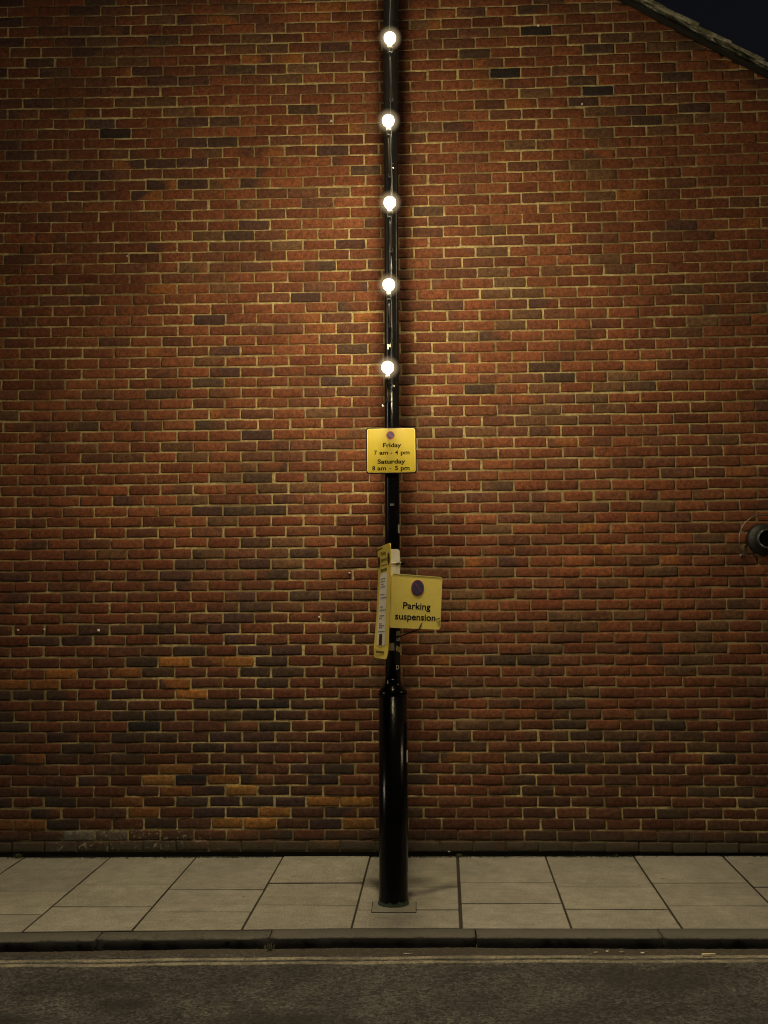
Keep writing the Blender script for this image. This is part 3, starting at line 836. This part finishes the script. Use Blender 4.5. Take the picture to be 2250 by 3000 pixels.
# ------------------------------------------------------------------ lettering
def text_verts(body, bold=0.0):
    cu = bpy.data.curves.new('lettering', 'FONT'); cu.body = body; cu.size = 1.0; cu.offset = bold
    cu.resolution_u = 4; cu.extrude = 0.0
    o = bpy.data.objects.new('lettering', cu); COL.objects.link(o)
    dg = bpy.context.evaluated_depsgraph_get()
    me = bpy.data.meshes.new_from_object(o.evaluated_get(dg))
    vs = np.array([v.co[:] for v in me.vertices]); fs = [tuple(p.vertices) for p in me.polygons]
    bpy.data.objects.remove(o); bpy.data.curves.remove(cu); bpy.data.meshes.remove(me)
    return vs, fs
def add_text(mb, body, x0, x1, z0, capz=None, bold=.03, fn=None, yoff=0):
    """lettering from x0 to x1 with its baseline at z0, cap height capz"""
    vs, fs = text_verts(body, bold)
    a, b2 = vs[:, 0].min(), vs[:, 0].max()
    sx = (x1-x0)/(b2-a)
    cap = .70 + 2*bold
    sz = (capz/cap) if capz else sx
    out = []
    for p in vs:
        x = x0 + (p[0]-a)*sx; z = z0 + p[1]*sz
        out.append(fn(x, z) if fn else (x, yoff, z))
    mb.add(out, fs)

# letter D painted on the shaft
M_whitepaint = simple('white_paint', (.75, .74, .70), .5, .1, 60)
mb = MB()
add_text(mb, 'D', .021, .0375, 1.365, .026, .02, fn=lambda x, z: cyl_pt(.0442, z, min(x, .0435), .0012))
tag(pc(mb.build('letter', M_whitepaint)), 'white letter D on the shaft')

# ------------------------------------------------------------------ plate: Friday / Saturday hours
M_black = simple('black_vinyl', (.003, .003, .0032), .6, .3, 60, spec=.12)
M_yel = simple('retroreflective_yellow', (.37, .295, .016), .42, .10, 14, dirt=((.30, .235, .025), 7, .5), bmp=.0004)
M_yelw = simple('pale_yellow_edge', (.75, .62, .22), .45, .1, 30)
M_blue = simple('roundel_blue', (.030, .028, .10), .45, .2, 40)
M_red = simple('roundel_red', (.26, .030, .026), .45, .2, 40)
sx, sy, sz = axis(2.66)[0] - .0035, AXY - .060, 2.6575
plate = empty('parking_hours_plate', (sx, sy, sz), 'yellow plate with Friday and Saturday waiting hours fixed high on the black post', 'sign', rot=(0, 0, R(0.3)))
mb = MB(); mb.plate(rrect(-.149, -.1375, .149, .1375, .014), -.002, .0025, .001); mb.build('backing', M_black, plate)
mb = MB(); mb.plate(rrect(-.1425, -.131, .1425, .131, .012), -.0034, -.0022); mb.build('border', M_yelw, plate)
mb = MB(); mb.plate(rrect(-.1395, -.128, .1395, .128, .010), -.0048, -.0036); mb.build('face', M_yel, plate)
def roundel(parent, cx, cz, r, y, rx=None):
    rx = rx or r
    mb = MB(); mb.plate(circ(cx, cz, rx, 40, r), y-.0010, y); ring = mb.build('roundel', M_red, parent)
    mb = MB(); mb.plate(circ(cx, cz, rx*.80, 40, r*.80), y-.0022, y-.0012); mb.build('roundel_disc', M_blue, ring)
    mb = MB(); d = r*.80
    t = .085*r
    k = math.sqrt(.5)
    q = [(-k*d-k*t, k*d-k*t), (-k*d+k*t, k*d+k*t), (k*d+k*t, -k*d+k*t), (k*d-k*t, -k*d-k*t)]
    mb.plate([(cx+x*rx/r, cz+z) for x, z in q][::-1], y-.0034, y-.0024); mb.build('roundel_bar', M_red, ring)
roundel(plate, -.004, .0905, .0255, -.0050)
mb = MB()
O_ = (2.5450, 2.6592)
for body, l, r_, zb, cap in (('Friday', 2.4956, 2.6050, 2.6793, .0262), ('Saturday', 2.4626, 2.6278, 2.5815, .0272)):
    add_text(mb, body, l-O_[0], r_-O_[0], zb-O_[1], cap, .032, yoff=-.0052)
for l, r_, zb, cap, a, b2 in ((2.4433, 2.6536, 2.6354, .0262, '7', '4'), (2.431, 2.6527, 2.5424, .0268, '8', '5')):
    W_ = r_ - l
    add_text(mb, a, l-O_[0], l-O_[0]+.017, zb-O_[1], cap, .032, yoff=-.0052)
    add_text(mb, 'am', l-O_[0]+.031, l-O_[0]+.083, zb-O_[1], cap, .032, yoff=-.0052)
    add_text(mb, '-', l-O_[0]+W_*.465, l-O_[0]+W_*.51, zb-O_[1], cap, .032, yoff=-.0052)
    add_text(mb, b2, r_-O_[0]-.087, r_-O_[0]-.068, zb-O_[1], cap, .032, yoff=-.0052)
    add_text(mb, 'pm', r_-O_[0]-.053, r_-O_[0], zb-O_[1], cap, .032, yoff=-.0052)
mb.build('lettering', M_black, plate)
mb = MB()
for z_ in (-.07, .07):
    mb = MB(); mb.box((-.03, .003, z_-.012), (.03, .032, z_+.012)); mb.build('bracket', M_steel, plate)

# ------------------------------------------------------------------ board: Parking suspension
A37 = R(37)
M_corr = simple('yellow_plastic_board', (.88, .74, .17), .48, .06, 220, dirt=((.78, .64, .14), 9, .5), bmp=.0003)
bo = empty('parking_suspension_board', (2.5323, -1.21, 1.777), 'square yellow Parking suspension board tilted and standing out to the right of the post', 'sign')
tl = R(3.9)
Mr = Matrix.Rotation(A37, 4, 'Z') @ Matrix.Rotation(tl, 4, 'Y')
bo.rotation_euler = Mr.to_euler()
# board centre in (u, v) = (.1875, -.017); local frame is turned, so solve for it once
def loc(u, v):
    c_, s_ = math.cos(tl), math.sin(tl)
    return (u*c_ - v*s_, u*s_ + v*c_)
cxl, czl = loc(.1875, -.0165)
mb = MB(); mb.plate(rrect(cxl-.1875, czl-.157, cxl+.1875, czl+.157, .016), -.002, .0025, .0012); mb.build('board', M_corr, bo)
mb = MB()   # raised pale rim
o_ = rrect(cxl-.1875, czl-.157, cxl+.1875, czl+.157, .016); i_ = rrect(cxl-.1835, czl-.153, cxl+.1835, czl+.153, .013)
n = len(o_)
mb.add([(x, -.0036, z) for x, z in o_] + [(x, -.0036, z) for x, z in i_] + [(x, -.0018, z) for x, z in o_], [(k, (k+1) % n, n+(k+1) % n, n+k) for k in range(n)] + [(k, 2*n+k, 2*n+(k+1) % n, (k+1) % n) for k in range(n)])
mb.build('rim', simple('pale_board_edge', (.82, .72, .26), .5, .1, 60), bo)
M_halo = simple('pale_print', (.80, .68, .30), .5, .1, 60)
M_blue2 = simple('printed_blue', (.045, .043, .155), .5, .15, 60)
M_red2 = simple('printed_red', (.27, .055, .045), .5, .15, 60)
rx_, rz_ = loc(.198, .0658)
mb = MB(); mb.plate(circ(rx_, rz_, .0500, 44), -.0030, -.0022); halo = mb.build('roundel', M_halo, bo)
mb = MB(); mb.plate(circ(rx_, rz_, .0475, 44), -.0042, -.0032); mb.build('roundel_ring', M_red2, halo)
mb = MB(); mb.plate(circ(rx_, rz_, .0400, 44), -.0054, -.0044); mb.build('roundel_disc', M_blue2, halo)
mb = MB(); d = .031; t = .0028
mb.plate([(rx_-d*.6-t, rz_+d*.8-t*.6), (rx_+d*.6-t, rz_-d*.8-t*.6), (rx_+d*.6+t, rz_-d*.8+t*.6), (rx_-d*.6+t, rz_+d*.8+t*.6)], -.0066, -.0056); mb.build('roundel_bar', M_red2, halo)
mb = MB()
a0 = loc(.0897, -.0525); a1 = loc(.2919, -.0660)
add_text(mb, 'Parking', a0[0], a1[0], a0[1], .0395, .018, yoff=-.0028)
a0 = loc(.032, -.1125); a1 = loc(.3279, -.1330)
add_text(mb, 'suspension', a0[0], a1[0], a0[1], .0400, .018, yoff=-.0028)
mb.build('lettering', M_black, bo)
# cable tie end poking through near the right edge, and stay wire below
mb = MB(); p0 = loc(.347, -.122)
mb.tube([(p0[0]-.012, -.004, p0[1]), (p0[0], -.007, p0[1]+.001), (p0[0]+.012, -.005, p0[1]+.005)], .0022, 8); mb.build('cable_tie', M_black, bo)
mb = MB()
inv = (Matrix.Translation((2.5323, -1.21, 1.777)) @ Mr).inverted()
mb.tube([inv @ Vector(p) for p in ((2.565, -1.086, 1.552), (2.60, -1.075, 1.563), (2.665, -1.10, 1.588), (2.70, -1.095, 1.602), (2.725, -1.055, 1.66))], .0035, 8)
mb.build('stay_wire', M_black, bo); mb = MB()
mb.tube([inv @ Vector(p) for p in ((2.56, -1.089, 1.72), (2.58, -1.12, 1.722), (2.605, -1.148, 1.722))], .006, 8)
mb.build('fixing_arm', M_black, bo); mb = MB()
mb.tube([inv @ Vector(p) for p in ((2.56, -1.089, 1.86), (2.58, -1.12, 1.862), (2.605, -1.148, 1.862))], .006, 8)
mb.build('fixing_arm', M_black, bo)

# ------------------------------------------------------------------ notice board seen nearly edge-on, bent, on the left
Lf = [(1.0, 2.4517, 2.0857), (.786, 2.4546, 1.9426), (.402, 2.442, 1.6887), (.082, 2.4236, 1.4771), (0.0, 2.4236, 1.4225)]
Nr = [(1.0, 2.5365, 2.1073), (.823, 2.538, 1.9879), (.53, 2.5292, 1.7914), (.098, 2.5186, 1.502), (0.0, 2.5085, 1.436)]
def interp(T, v):
    T = sorted(T)
    if v <= T[0][0]: return T[0][1], T[0][2]
    for (a, xa, za), (b2, xb, zb) in zip(T[:-1], T[1:]):
        if v <= b2:
            k = (v-a)/(b2-a); return xa+(xb-xa)*k, za+(zb-za)*k
    return T[-1][1], T[-1][2]
YF, YN = -.92, -1.24
def SB(u, v, out=0.0):
    """u 0 at the far edge, 1 at the near edge; v 0 bottom, 1 top"""
    xa, za = interp(Lf, v); xb, zb = interp(Nr, v)
    x = xa + (xb-xa)*u; y = YF + (YN-YF)*u; z = za + (zb-za)*u
    nx_, ny_ = -.968, -.25
    return (x + nx_*out, y + ny_*out, z)
nb = empty('suspension_notice_board', (2.49, -1.08, 1.42), 'narrow bent yellow notice board seen edge-on along the left of the post', 'sign')
def nbc(o): return child_world(o, nb)
def sb_patch(name, u0, u1, v0, v1, out, mat, r=.0, nu=10, nv=24, parent=None, shear=0.0):
    mb = MB(); vs = []
    H, W_ = .665, .335
    for i in range(nu+1):
        for k in range(nv+1):
            u = i/nu; v = k/nv
            X = (u-.5)*W_*(u1-u0); Z = (v-.5)*H*(v1-v0)
            if r > 0:
                hx, hz = .5*W_*(u1-u0), .5*H*(v1-v0)
                qx = max(abs(X)-(hx-r), 0); qz = max(abs(Z)-(hz-r), 0); L = math.hypot(qx, qz)
                if L > r: X -= math.copysign(qx*(1-r/L), X); Z -= math.copysign(qz*(1-r/L), Z)
            uu = .5*(u0+u1) + X/W_; vv = .5*(v0+v1) + Z/H
            vs.append(SB(uu, vv + shear*(uu-.5), out))
    fs = [(i*(nv+1)+k, (i+1)*(nv+1)+k, (i+1)*(nv+1)+k+1, i*(nv+1)+k+1) for i in range(nu) for k in range(nv)]
    mb.add(vs, fs, True)
    if name == 'board':
        n0 = len(vs)
        mb.add([SB(*((0, 0)), 0)], [])
    o = mb.build(name, mat)
    return nbc(o) if parent is None else o
M_nby = simple('bright_yellow_board', (.86, .68, .12), .45, .06, 160, dirt=((.70, .52, .08), 8, .4))
M_label = simple('white_label', (.84, .82, .70), .5, .10, 60)
M_ink = simple('grey_print', (.20, .185, .14), .6, .3, 90)
M_olive = simple('dark_olive_print', (.15, .12, .025), .6, .3, 200)
def board_solid():
    mb = MB(); nu, nv = 12, 36; H, W_, r = .665, .335, .02
    idx = {}
    for s_, out in ((0, .0), (1, -.004)):
        for i in range(nu+1):
            for k in range(nv+1):
                X = (i/nu-.5)*W_; Z = (k/nv-.5)*H
                qx = max(abs(X)-(W_/2-r), 0); qz = max(abs(Z)-(H/2-r), 0); L = math.hypot(qx, qz)
                if L > r: X -= math.copysign(qx*(1-r/L), X); Z -= math.copysign(qz*(1-r/L), Z)
                idx[s_, i, k] = len(mb.v); mb.v.append(SB(.5+X/W_, .5+Z/H, out))
    def face(*q): mb.f.append(tuple(idx[a] for a in q)); mb.sm.append(False)
    for i in range(nu):
        for k in range(nv):
            face((0,i,k),(0,i+1,k),(0,i+1,k+1),(0,i,k+1)); face((1,i,k),(1,i,k+1),(1,i+1,k+1),(1,i+1,k))
    for i in range(nu):
        face((0,i,0),(1,i,0),(1,i+1,0),(0,i+1,0)); face((0,i,nv),(0,i+1,nv),(1,i+1,nv),(1,i,nv))
    for k in range(nv):
        face((0,0,k),(0,0,k+1),(1,0,k+1),(1,0,k)); face((0,nu,k),(1,nu,k),(1,nu,k+1),(0,nu,k+1))
    return mb.build('board', M_nby)
nbc(board_solid())
sb_patch('label', .20, .78, .115, .755, .0012, M_label, .012)
M_maroon = simple('dark_maroon_print', (.030, .010, .012), .5, .3, 60)
def sb_disc(u, v, ru, rv):
    mb = MB(); n = 30
    vs = [SB(u + ru*math.cos(2*math.pi*k/n), v + rv*math.sin(2*math.pi*k/n), .0016) for k in range(n)]
    mb.add(vs, [tuple(range(n))]); return nbc(mb.build('roundel', M_maroon))
sb_disc(.095, .862, .085, .052); sb_disc(.86, .868, .085, .052)
def sb_text(body, u0, u1, v0, capv, mat, name='lettering'):
    mb = MB(); add_text(mb, body, u0, u1, v0, capv, .03, fn=lambda x, z: SB(x, z, .0018)); return nbc(mb.build(name, mat))
sb_text('Parking', .30, .66, .915, .036, M_olive)
sb_text('suspension', .27, .74, .860, .034, M_olive)
sb_patch('arrow_bar', .27, .74, .820, .827, .0018, M_maroon, nv=3)
sb_patch('print_block', .24, .74, .768, .794, .0018, M_olive, nv=4)
for v0, segs in [(.700, 3), (.675, 3), (.650, 2), (.628, 3), (.560, 3), (.530, 4), (.450, 2), (.422, 4), (.372, 3), (.350, 2), (.300, 2), (.284, 3), (.268, 2), (.232, 4)]:
    mb = MB(); u = .27 + random.uniform(0, .03)
    for _ in range(segs):
        L = random.uniform(.07, .13)
        mb.add([SB(u, v0, .0018), SB(u+L, v0, .0018), SB(u+L, v0+.010, .0018), SB(u, v0+.010, .0018)], [(0, 1, 2, 3)])
        u += L + .025
    nbc(mb.build('print_line', M_ink))
sb_patch('pictogram', .36, .58, .115, .215, .0022, M_maroon, nv=8)
sb_patch('print_block', .20, .78, .045, .066, .0018, M_olive, nv=4)
mb = MB()
mb.tube([SB(-.03, .972, .004), SB(.15, .976, .006), SB(.42, .980, .005)], .0030, 8)
nbc(mb.build('cable_tie', M_black)); mb = MB()
mb.tube([SB(.45, .60, -.006), (2.53, -1.084, 1.84)], .005, 8); nbc(mb.build('fixing_arm', M_black)); mb = MB(); mb.tube([SB(.45, .25, -.006), (2.53, -1.079, 1.60)], .005, 8)
nbc(mb.build('fixing_arm', M_black))

# ------------------------------------------------------------------ white backing plate strapped to the shaft
M_wplate = simple('dull_white_plastic', (.74, .74, .68), .5, .08, 40, dirt=((.34, .33, .28), 14, .5))
wp = empty('white_backing_plate', (2.545, -1.112, 1.89), 'small blank white plate with rounded corner strapped to the shaft above the suspension board', 'plate', rot=(0, R(.6), R(6)))
mb = MB(); mb.plate(rrect(-.040, -.17, .0435, .182, .018), -.002, .002, .0008); mb.build('plate', M_wplate, wp)
mb = MB(); mb.tube([(-.04, -.0035, .100), (.02, -.0045, .099), (.0455, -.002, .102), (.052, .01, .102), (.050, .06, .102)], .0022, 8); st = mb.build('strap', M_whitepaint, wp)
mb = MB(); mb.tube([(.020, -.0065, .0985), (.0415, -.0065, .102)], .0026, 8); mb.build('strap_tail', M_black, wp)
mb = MB(); mb.lathe([(.002, -.011), (.009, -.008), (.011, 0), (.009, .008), (.002, .011)], 12, M=Matrix.Translation((.062, .0, .100)) @ Matrix.Rotation(R(80), 4, 'Y')); mb.build('strap_buckle', M_black, wp)

# ================================================================== BULBS UP THE POST
m_glow, nt_, b_ = newmat('lit_bulb_glass')
b_.inputs['Base Color'].default_value = (.9, .88, .82, 1)
b_.inputs['Emission Color'].default_value = (1, .80, .47, 1)
b_.inputs['Emission Strength'].default_value = BULB
m_bloom = bpy.data.materials.new('bloom_glow'); m_bloom.use_nodes = True  # glowing shell added to paint a bloom halo round each bulb
nt_ = m_bloom.node_tree; nt_.nodes.clear()
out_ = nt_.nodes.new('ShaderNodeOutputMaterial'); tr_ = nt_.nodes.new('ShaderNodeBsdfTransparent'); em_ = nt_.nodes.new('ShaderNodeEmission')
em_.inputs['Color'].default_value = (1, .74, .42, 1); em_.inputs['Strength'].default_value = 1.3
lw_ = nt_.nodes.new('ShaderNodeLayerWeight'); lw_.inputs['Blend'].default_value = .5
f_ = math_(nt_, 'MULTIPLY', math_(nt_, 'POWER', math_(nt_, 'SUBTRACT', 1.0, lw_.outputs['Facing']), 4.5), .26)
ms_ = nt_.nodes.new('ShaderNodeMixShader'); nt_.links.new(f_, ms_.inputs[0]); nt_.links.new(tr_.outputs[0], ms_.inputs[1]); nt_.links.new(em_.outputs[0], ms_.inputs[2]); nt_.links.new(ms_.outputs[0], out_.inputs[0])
M_holder = simple('dark_lampholder', (.03, .03, .03), .45, .2, 60)
M_cable = simple('black_cable', (.010, .010, .010), .45, .3, 90)
BY = AXY - .620  # bulbs stand off on added arms so the post shadow stays narrow
bulbs = [(2.5709, 4.8865), (2.558, 4.4183), (2.5617, 3.9588), (2.5517, 3.5008), (2.5417, 3.0453)]
LBL = ['topmost glowing white bulb near the top of the picture on the black post', 'second glowing bulb from the top on the black post', 'middle bulb of the five glowing up the black post', 'second lowest glowing bulb on the black post', 'lowest glowing bulb on the post just above the yellow hours plate']
bp = None
for i, ((bx, bz), lb) in enumerate(zip(bulbs, LBL)):
    if i == 0:
        bulb = empty('festoon_bulb', (bx, BY, bz), lb, 'light bulb', 'glowing bulbs up the lamp post')
        mb = MB(); mb.lathe([(.009, -.0305), (.017, -.0265), (.0252, -.0185), (.0297, -.009), (.0312, .001), (.0300, .0117), (.0252, .0203), (.017, .0275), (.009, .0315), (.002, .0325)], 32)
        g = mb.build('bulb_glass', m_glow, bulb)
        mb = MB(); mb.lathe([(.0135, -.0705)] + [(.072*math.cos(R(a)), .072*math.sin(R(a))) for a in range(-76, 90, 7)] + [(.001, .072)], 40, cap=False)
        gl = mb.build('bloom_shell', m_bloom, bulb)
        mb = MB(); mb.lathe([(.010, -.080), (.0135, -.077), (.0135, -.050), (.0115, -.0375)], 20); hd = mb.build('holder', M_holder, bulb)
        mb = MB(); mb.tube([(0, 0, -.080), (0, .006, -.098), (0, .03, -.108), (-.003, .42, -.106), (-.005, .572, -.09)], .0055, 10); mb.lathe([(.004, -.016), (.013, -.014), (.013, .004), (.004, .006)], 14, M=Matrix.Translation((-.005, .575, -.088)) @ Matrix.Rotation(R(90), 4, 'X'))
        hc = mb.build('standoff_arm', M_cable, bulb)
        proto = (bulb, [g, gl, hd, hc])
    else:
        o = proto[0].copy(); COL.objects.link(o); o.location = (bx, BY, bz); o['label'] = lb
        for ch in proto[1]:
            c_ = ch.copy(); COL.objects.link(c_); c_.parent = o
# feed cable with its clips
ca_pts = []
z = 7.0
while z > 3.06:
    dx = .004*math.sin(z*4.7) + .004*math.sin(z*9.1+1) - .001
    ca_pts.append(cyl_pt(.0434, z, dx, .004)); z -= .05
cab = empty('light_cable', (2.55, AXY-.05, 3.0), 'thin black cable running down the front of the post linking the bulbs', 'cable')
mb = MB(); mb.tube(ca_pts, .0042, 8)
tail = [cyl_pt(.0436, 3.06, .000, .005), cyl_pt(.0436, 3.042, .004, .012), cyl_pt(.0436, 3.02, .000, .014), cyl_pt(.0436, 2.98, -.018, .010), cyl_pt(.0436, 2.95, -.034, .006), (axis(2.935)[0]-.052, AXY-.012, 2.936)]
mb.tube(tail, .0042, 8)
child_world(mb.build('cable', M_cable), cab)
M_tape = simple('pale_tape', (.60, .58, .45), .5, .15, 70)
mb = MB(); p = cyl_pt(.0434, 3.288, -.013, .003)
mb.box((p[0]-.011, p[1]-.003, 3.270), (p[0]-.002, p[1]+.003, 3.300)); mb.box((p[0]-.004, p[1]-.004, 3.284), (p[0]+.012, p[1]+.002, 3.297)); mb.box((p[0]+.006, p[1]-.003, 3.28), (p[0]+.011, p[1]+.003, 3.308))
child_world(mb.build('tape_tie', M_tape), cab)
mb = MB(); mb.lathe([(.003, -.006), (.006, -.003), (.006, .004), (.003, .007)], 10, M=Matrix.Translation((axis(2.935)[0]-.055, AXY-.013, 2.934))); child_world(mb.build('cable_end', M_whitepaint), cab)
mb = MB(); p = cyl_pt(.0436, 3.045, .012, .009)
mb.lathe([(.002, -.006), (.0055, -.003), (.0055, .004), (.002, .006)], 10, M=Matrix.Translation(p)); child_world(mb.build('cable_clip', M_steel), cab)

# ================================================================== ROUND FITTING AT THE RIGHT EDGE
M_fit = simple('dark_green_black_metal', (.004, .005, .0045), .6, .3, 40)
M_ring = simple('bright_ring', (.35, .36, .36), .25, .1, 60, metallic=.8)
fx, fz = 5.066, 2.142
ft = empty('wall_fitting', (fx, 0, fz), 'round black fitting with thin wire hoop on the brick wall at the right edge', 'wall fitting')
MF = Matrix.Rotation(R(90), 4, 'X')
mb = MB(); mb.lathe([(.108, -.002), (.108, .03), (.100, .045), (.078, .052), (.074, .10), (.070, .118), (.058, .120), (.056, .108), (.02, .100)], 40, M=MF); mb.build('body', M_fit, ft)
mb = MB(); mb.lathe([(.0585, .1215), (.0615, .1235), (.0640, .1215)], 40, cap=False, M=MF); mb.build('lens_ring', M_ring, ft)
mb = MB(); mb.lathe([(.050, .105), (.035, .112), (.004, .115)], 30, M=MF); mb.build('lens', simple('black_glass', (.004, .004, .005), .1, .1, 20), ft)
mb = MB(); pts = [(.168*math.cos(R(a)), -.040, .168*math.sin(R(a))) for a in range(20, 216, 6)]
pts += [(-.142, -.020, -.105), (-.147, .004, -.108)]
mb.tube([(.158, .004, .057)] + pts, .0045, 8); mb.build('wire_hoop', simple('dull_wire', (.24, .20, .17), .35, .2, 60, metallic=.7), ft)
mb = MB(); mb.lathe([(.011, 0), (.011, .008), (.004, .012)], 12, M=Matrix.Translation((-.147, .0, -.108)) @ MF); mb.build('hoop_stud', M_ring, ft)

# ================================================================== LIGHT, SKY, CAMERA
ld = bpy.data.lights.new('lantern_light', 'SPOT'); ld.energy = LANTERN; ld.color = (1, .805, .49); ld.spot_size = R(SPOT); ld.spot_blend = 1.0; ld.shadow_soft_size = .16
lo = bpy.data.objects.new('lantern_light', ld); link(lo); lo.location = (2.552, -2.0, 7.19)
lo.rotation_euler = (0, 0, 0)
child_world(lo, post)
# the next lamp post along the street, whose light reaches the signs from the right
post2 = post.copy(); COL.objects.link(post2); post2.location = (13.6, AXY, 0)
post2['label'] = 'second black lamp post farther along the pavement beyond the house on the right'
for ch in list(post.children):
    if ch.name.split('.')[0] in ('base', 'shoulder', 'shaft', 'bracket_arm', 'lantern', 'lantern_glass', 'door'):
        c_ = ch.copy(); COL.objects.link(c_); c_.parent = post2
ld2 = bpy.data.lights.new('lantern_light', 'SPOT'); ld2.energy = LAMP2; ld2.color = (1, .805, .49); ld2.spot_size = R(165); ld2.spot_blend = .3; ld2.shadow_soft_size = .07
lo2 = bpy.data.objects.new('lantern_light', ld2); link(lo2); lo2.location = (13.62, -2.0, 7.19); child_world(lo2, post2)
sun = bpy.data.lights.new('sun', 'SUN'); sun.energy = SUN; sun.angle = R(.6); sun.color = (1, .88, .68)
so = bpy.data.objects.new('sun', sun); link(so)
# low light along the street from the left, slightly in front of the wall
EL = R(11); dirv = Vector((math.cos(EL)*math.cos(R(13)), math.cos(EL)*math.sin(R(13)), -math.sin(EL)))
so.rotation_euler = dirv.to_track_quat('-Z', 'Y').to_euler(); so.location = (-6, -4, 6)
w = bpy.data.worlds.new('World'); scene.world = w; w.use_nodes = True
nt = w.node_tree; nt.nodes.clear()
out = nt.nodes.new('ShaderNodeOutputWorld'); bg = nt.nodes.new('ShaderNodeBackground'); sk = nt.nodes.new('ShaderNodeTexSky')
sk.sky_type = 'NISHITA'; sk.sun_disc = False; sk.sun_elevation = EL; sk.sun_rotation = math.atan2(-dirv.x, -dirv.y)
hs = nt.nodes.new('ShaderNodeHueSaturation'); hs.inputs['Saturation'].default_value = .35
gm = nt.nodes.new('ShaderNodeMix'); gm.data_type = 'RGBA'; gm.inputs[0].default_value = .75; gm.inputs[7].default_value = (1.0, 1.0, 1.45, 1)
nt.links.new(sk.outputs[0], hs.inputs['Color']); nt.links.new(hs.outputs[0], gm.inputs[6]); nt.links.new(gm.outputs[2], bg.inputs[0]); nt.links.new(bg.outputs[0], out.inputs[0])
bg.inputs[1].default_value = SKY

cam = bpy.data.cameras.new('camera'); cam.sensor_fit = 'HORIZONTAL'; cam.sensor_width = 36; cam.lens = 3127.7843/2250*36
cam.clip_start = .05; cam.clip_end = 1500
co = bpy.data.objects.new('camera', cam); link(co)
yaw, pitch, roll = -.0283, .0597, -.0092
fw = Vector((math.sin(yaw)*math.cos(pitch), math.cos(yaw)*math.cos(pitch), math.sin(pitch)))
r0 = Vector((math.cos(yaw), -math.sin(yaw), 0)); u0 = r0.cross(fw)
rr = r0*math.cos(roll) + u0*math.sin(roll); uu = -r0*math.sin(roll) + u0*math.cos(roll)
Mc = Matrix((rr, uu, -fw)).transposed().to_4x4(); Mc.translation = (2.6769, -7.4099, 1.9155)
co.matrix_world = Mc
scene.camera = co
scene.view_settings.view_transform = 'Standard'; scene.view_settings.look = 'None'; scene.view_settings.exposure = 0; scene.view_settings.gamma = 1
scene.render.engine = 'CYCLES'
scene.cycles.use_denoising = True
scene.cycles.max_bounces = 6
scene.cycles.filter_width = 1.05
scene.render.resolution_x = 768; scene.render.resolution_y = 1024
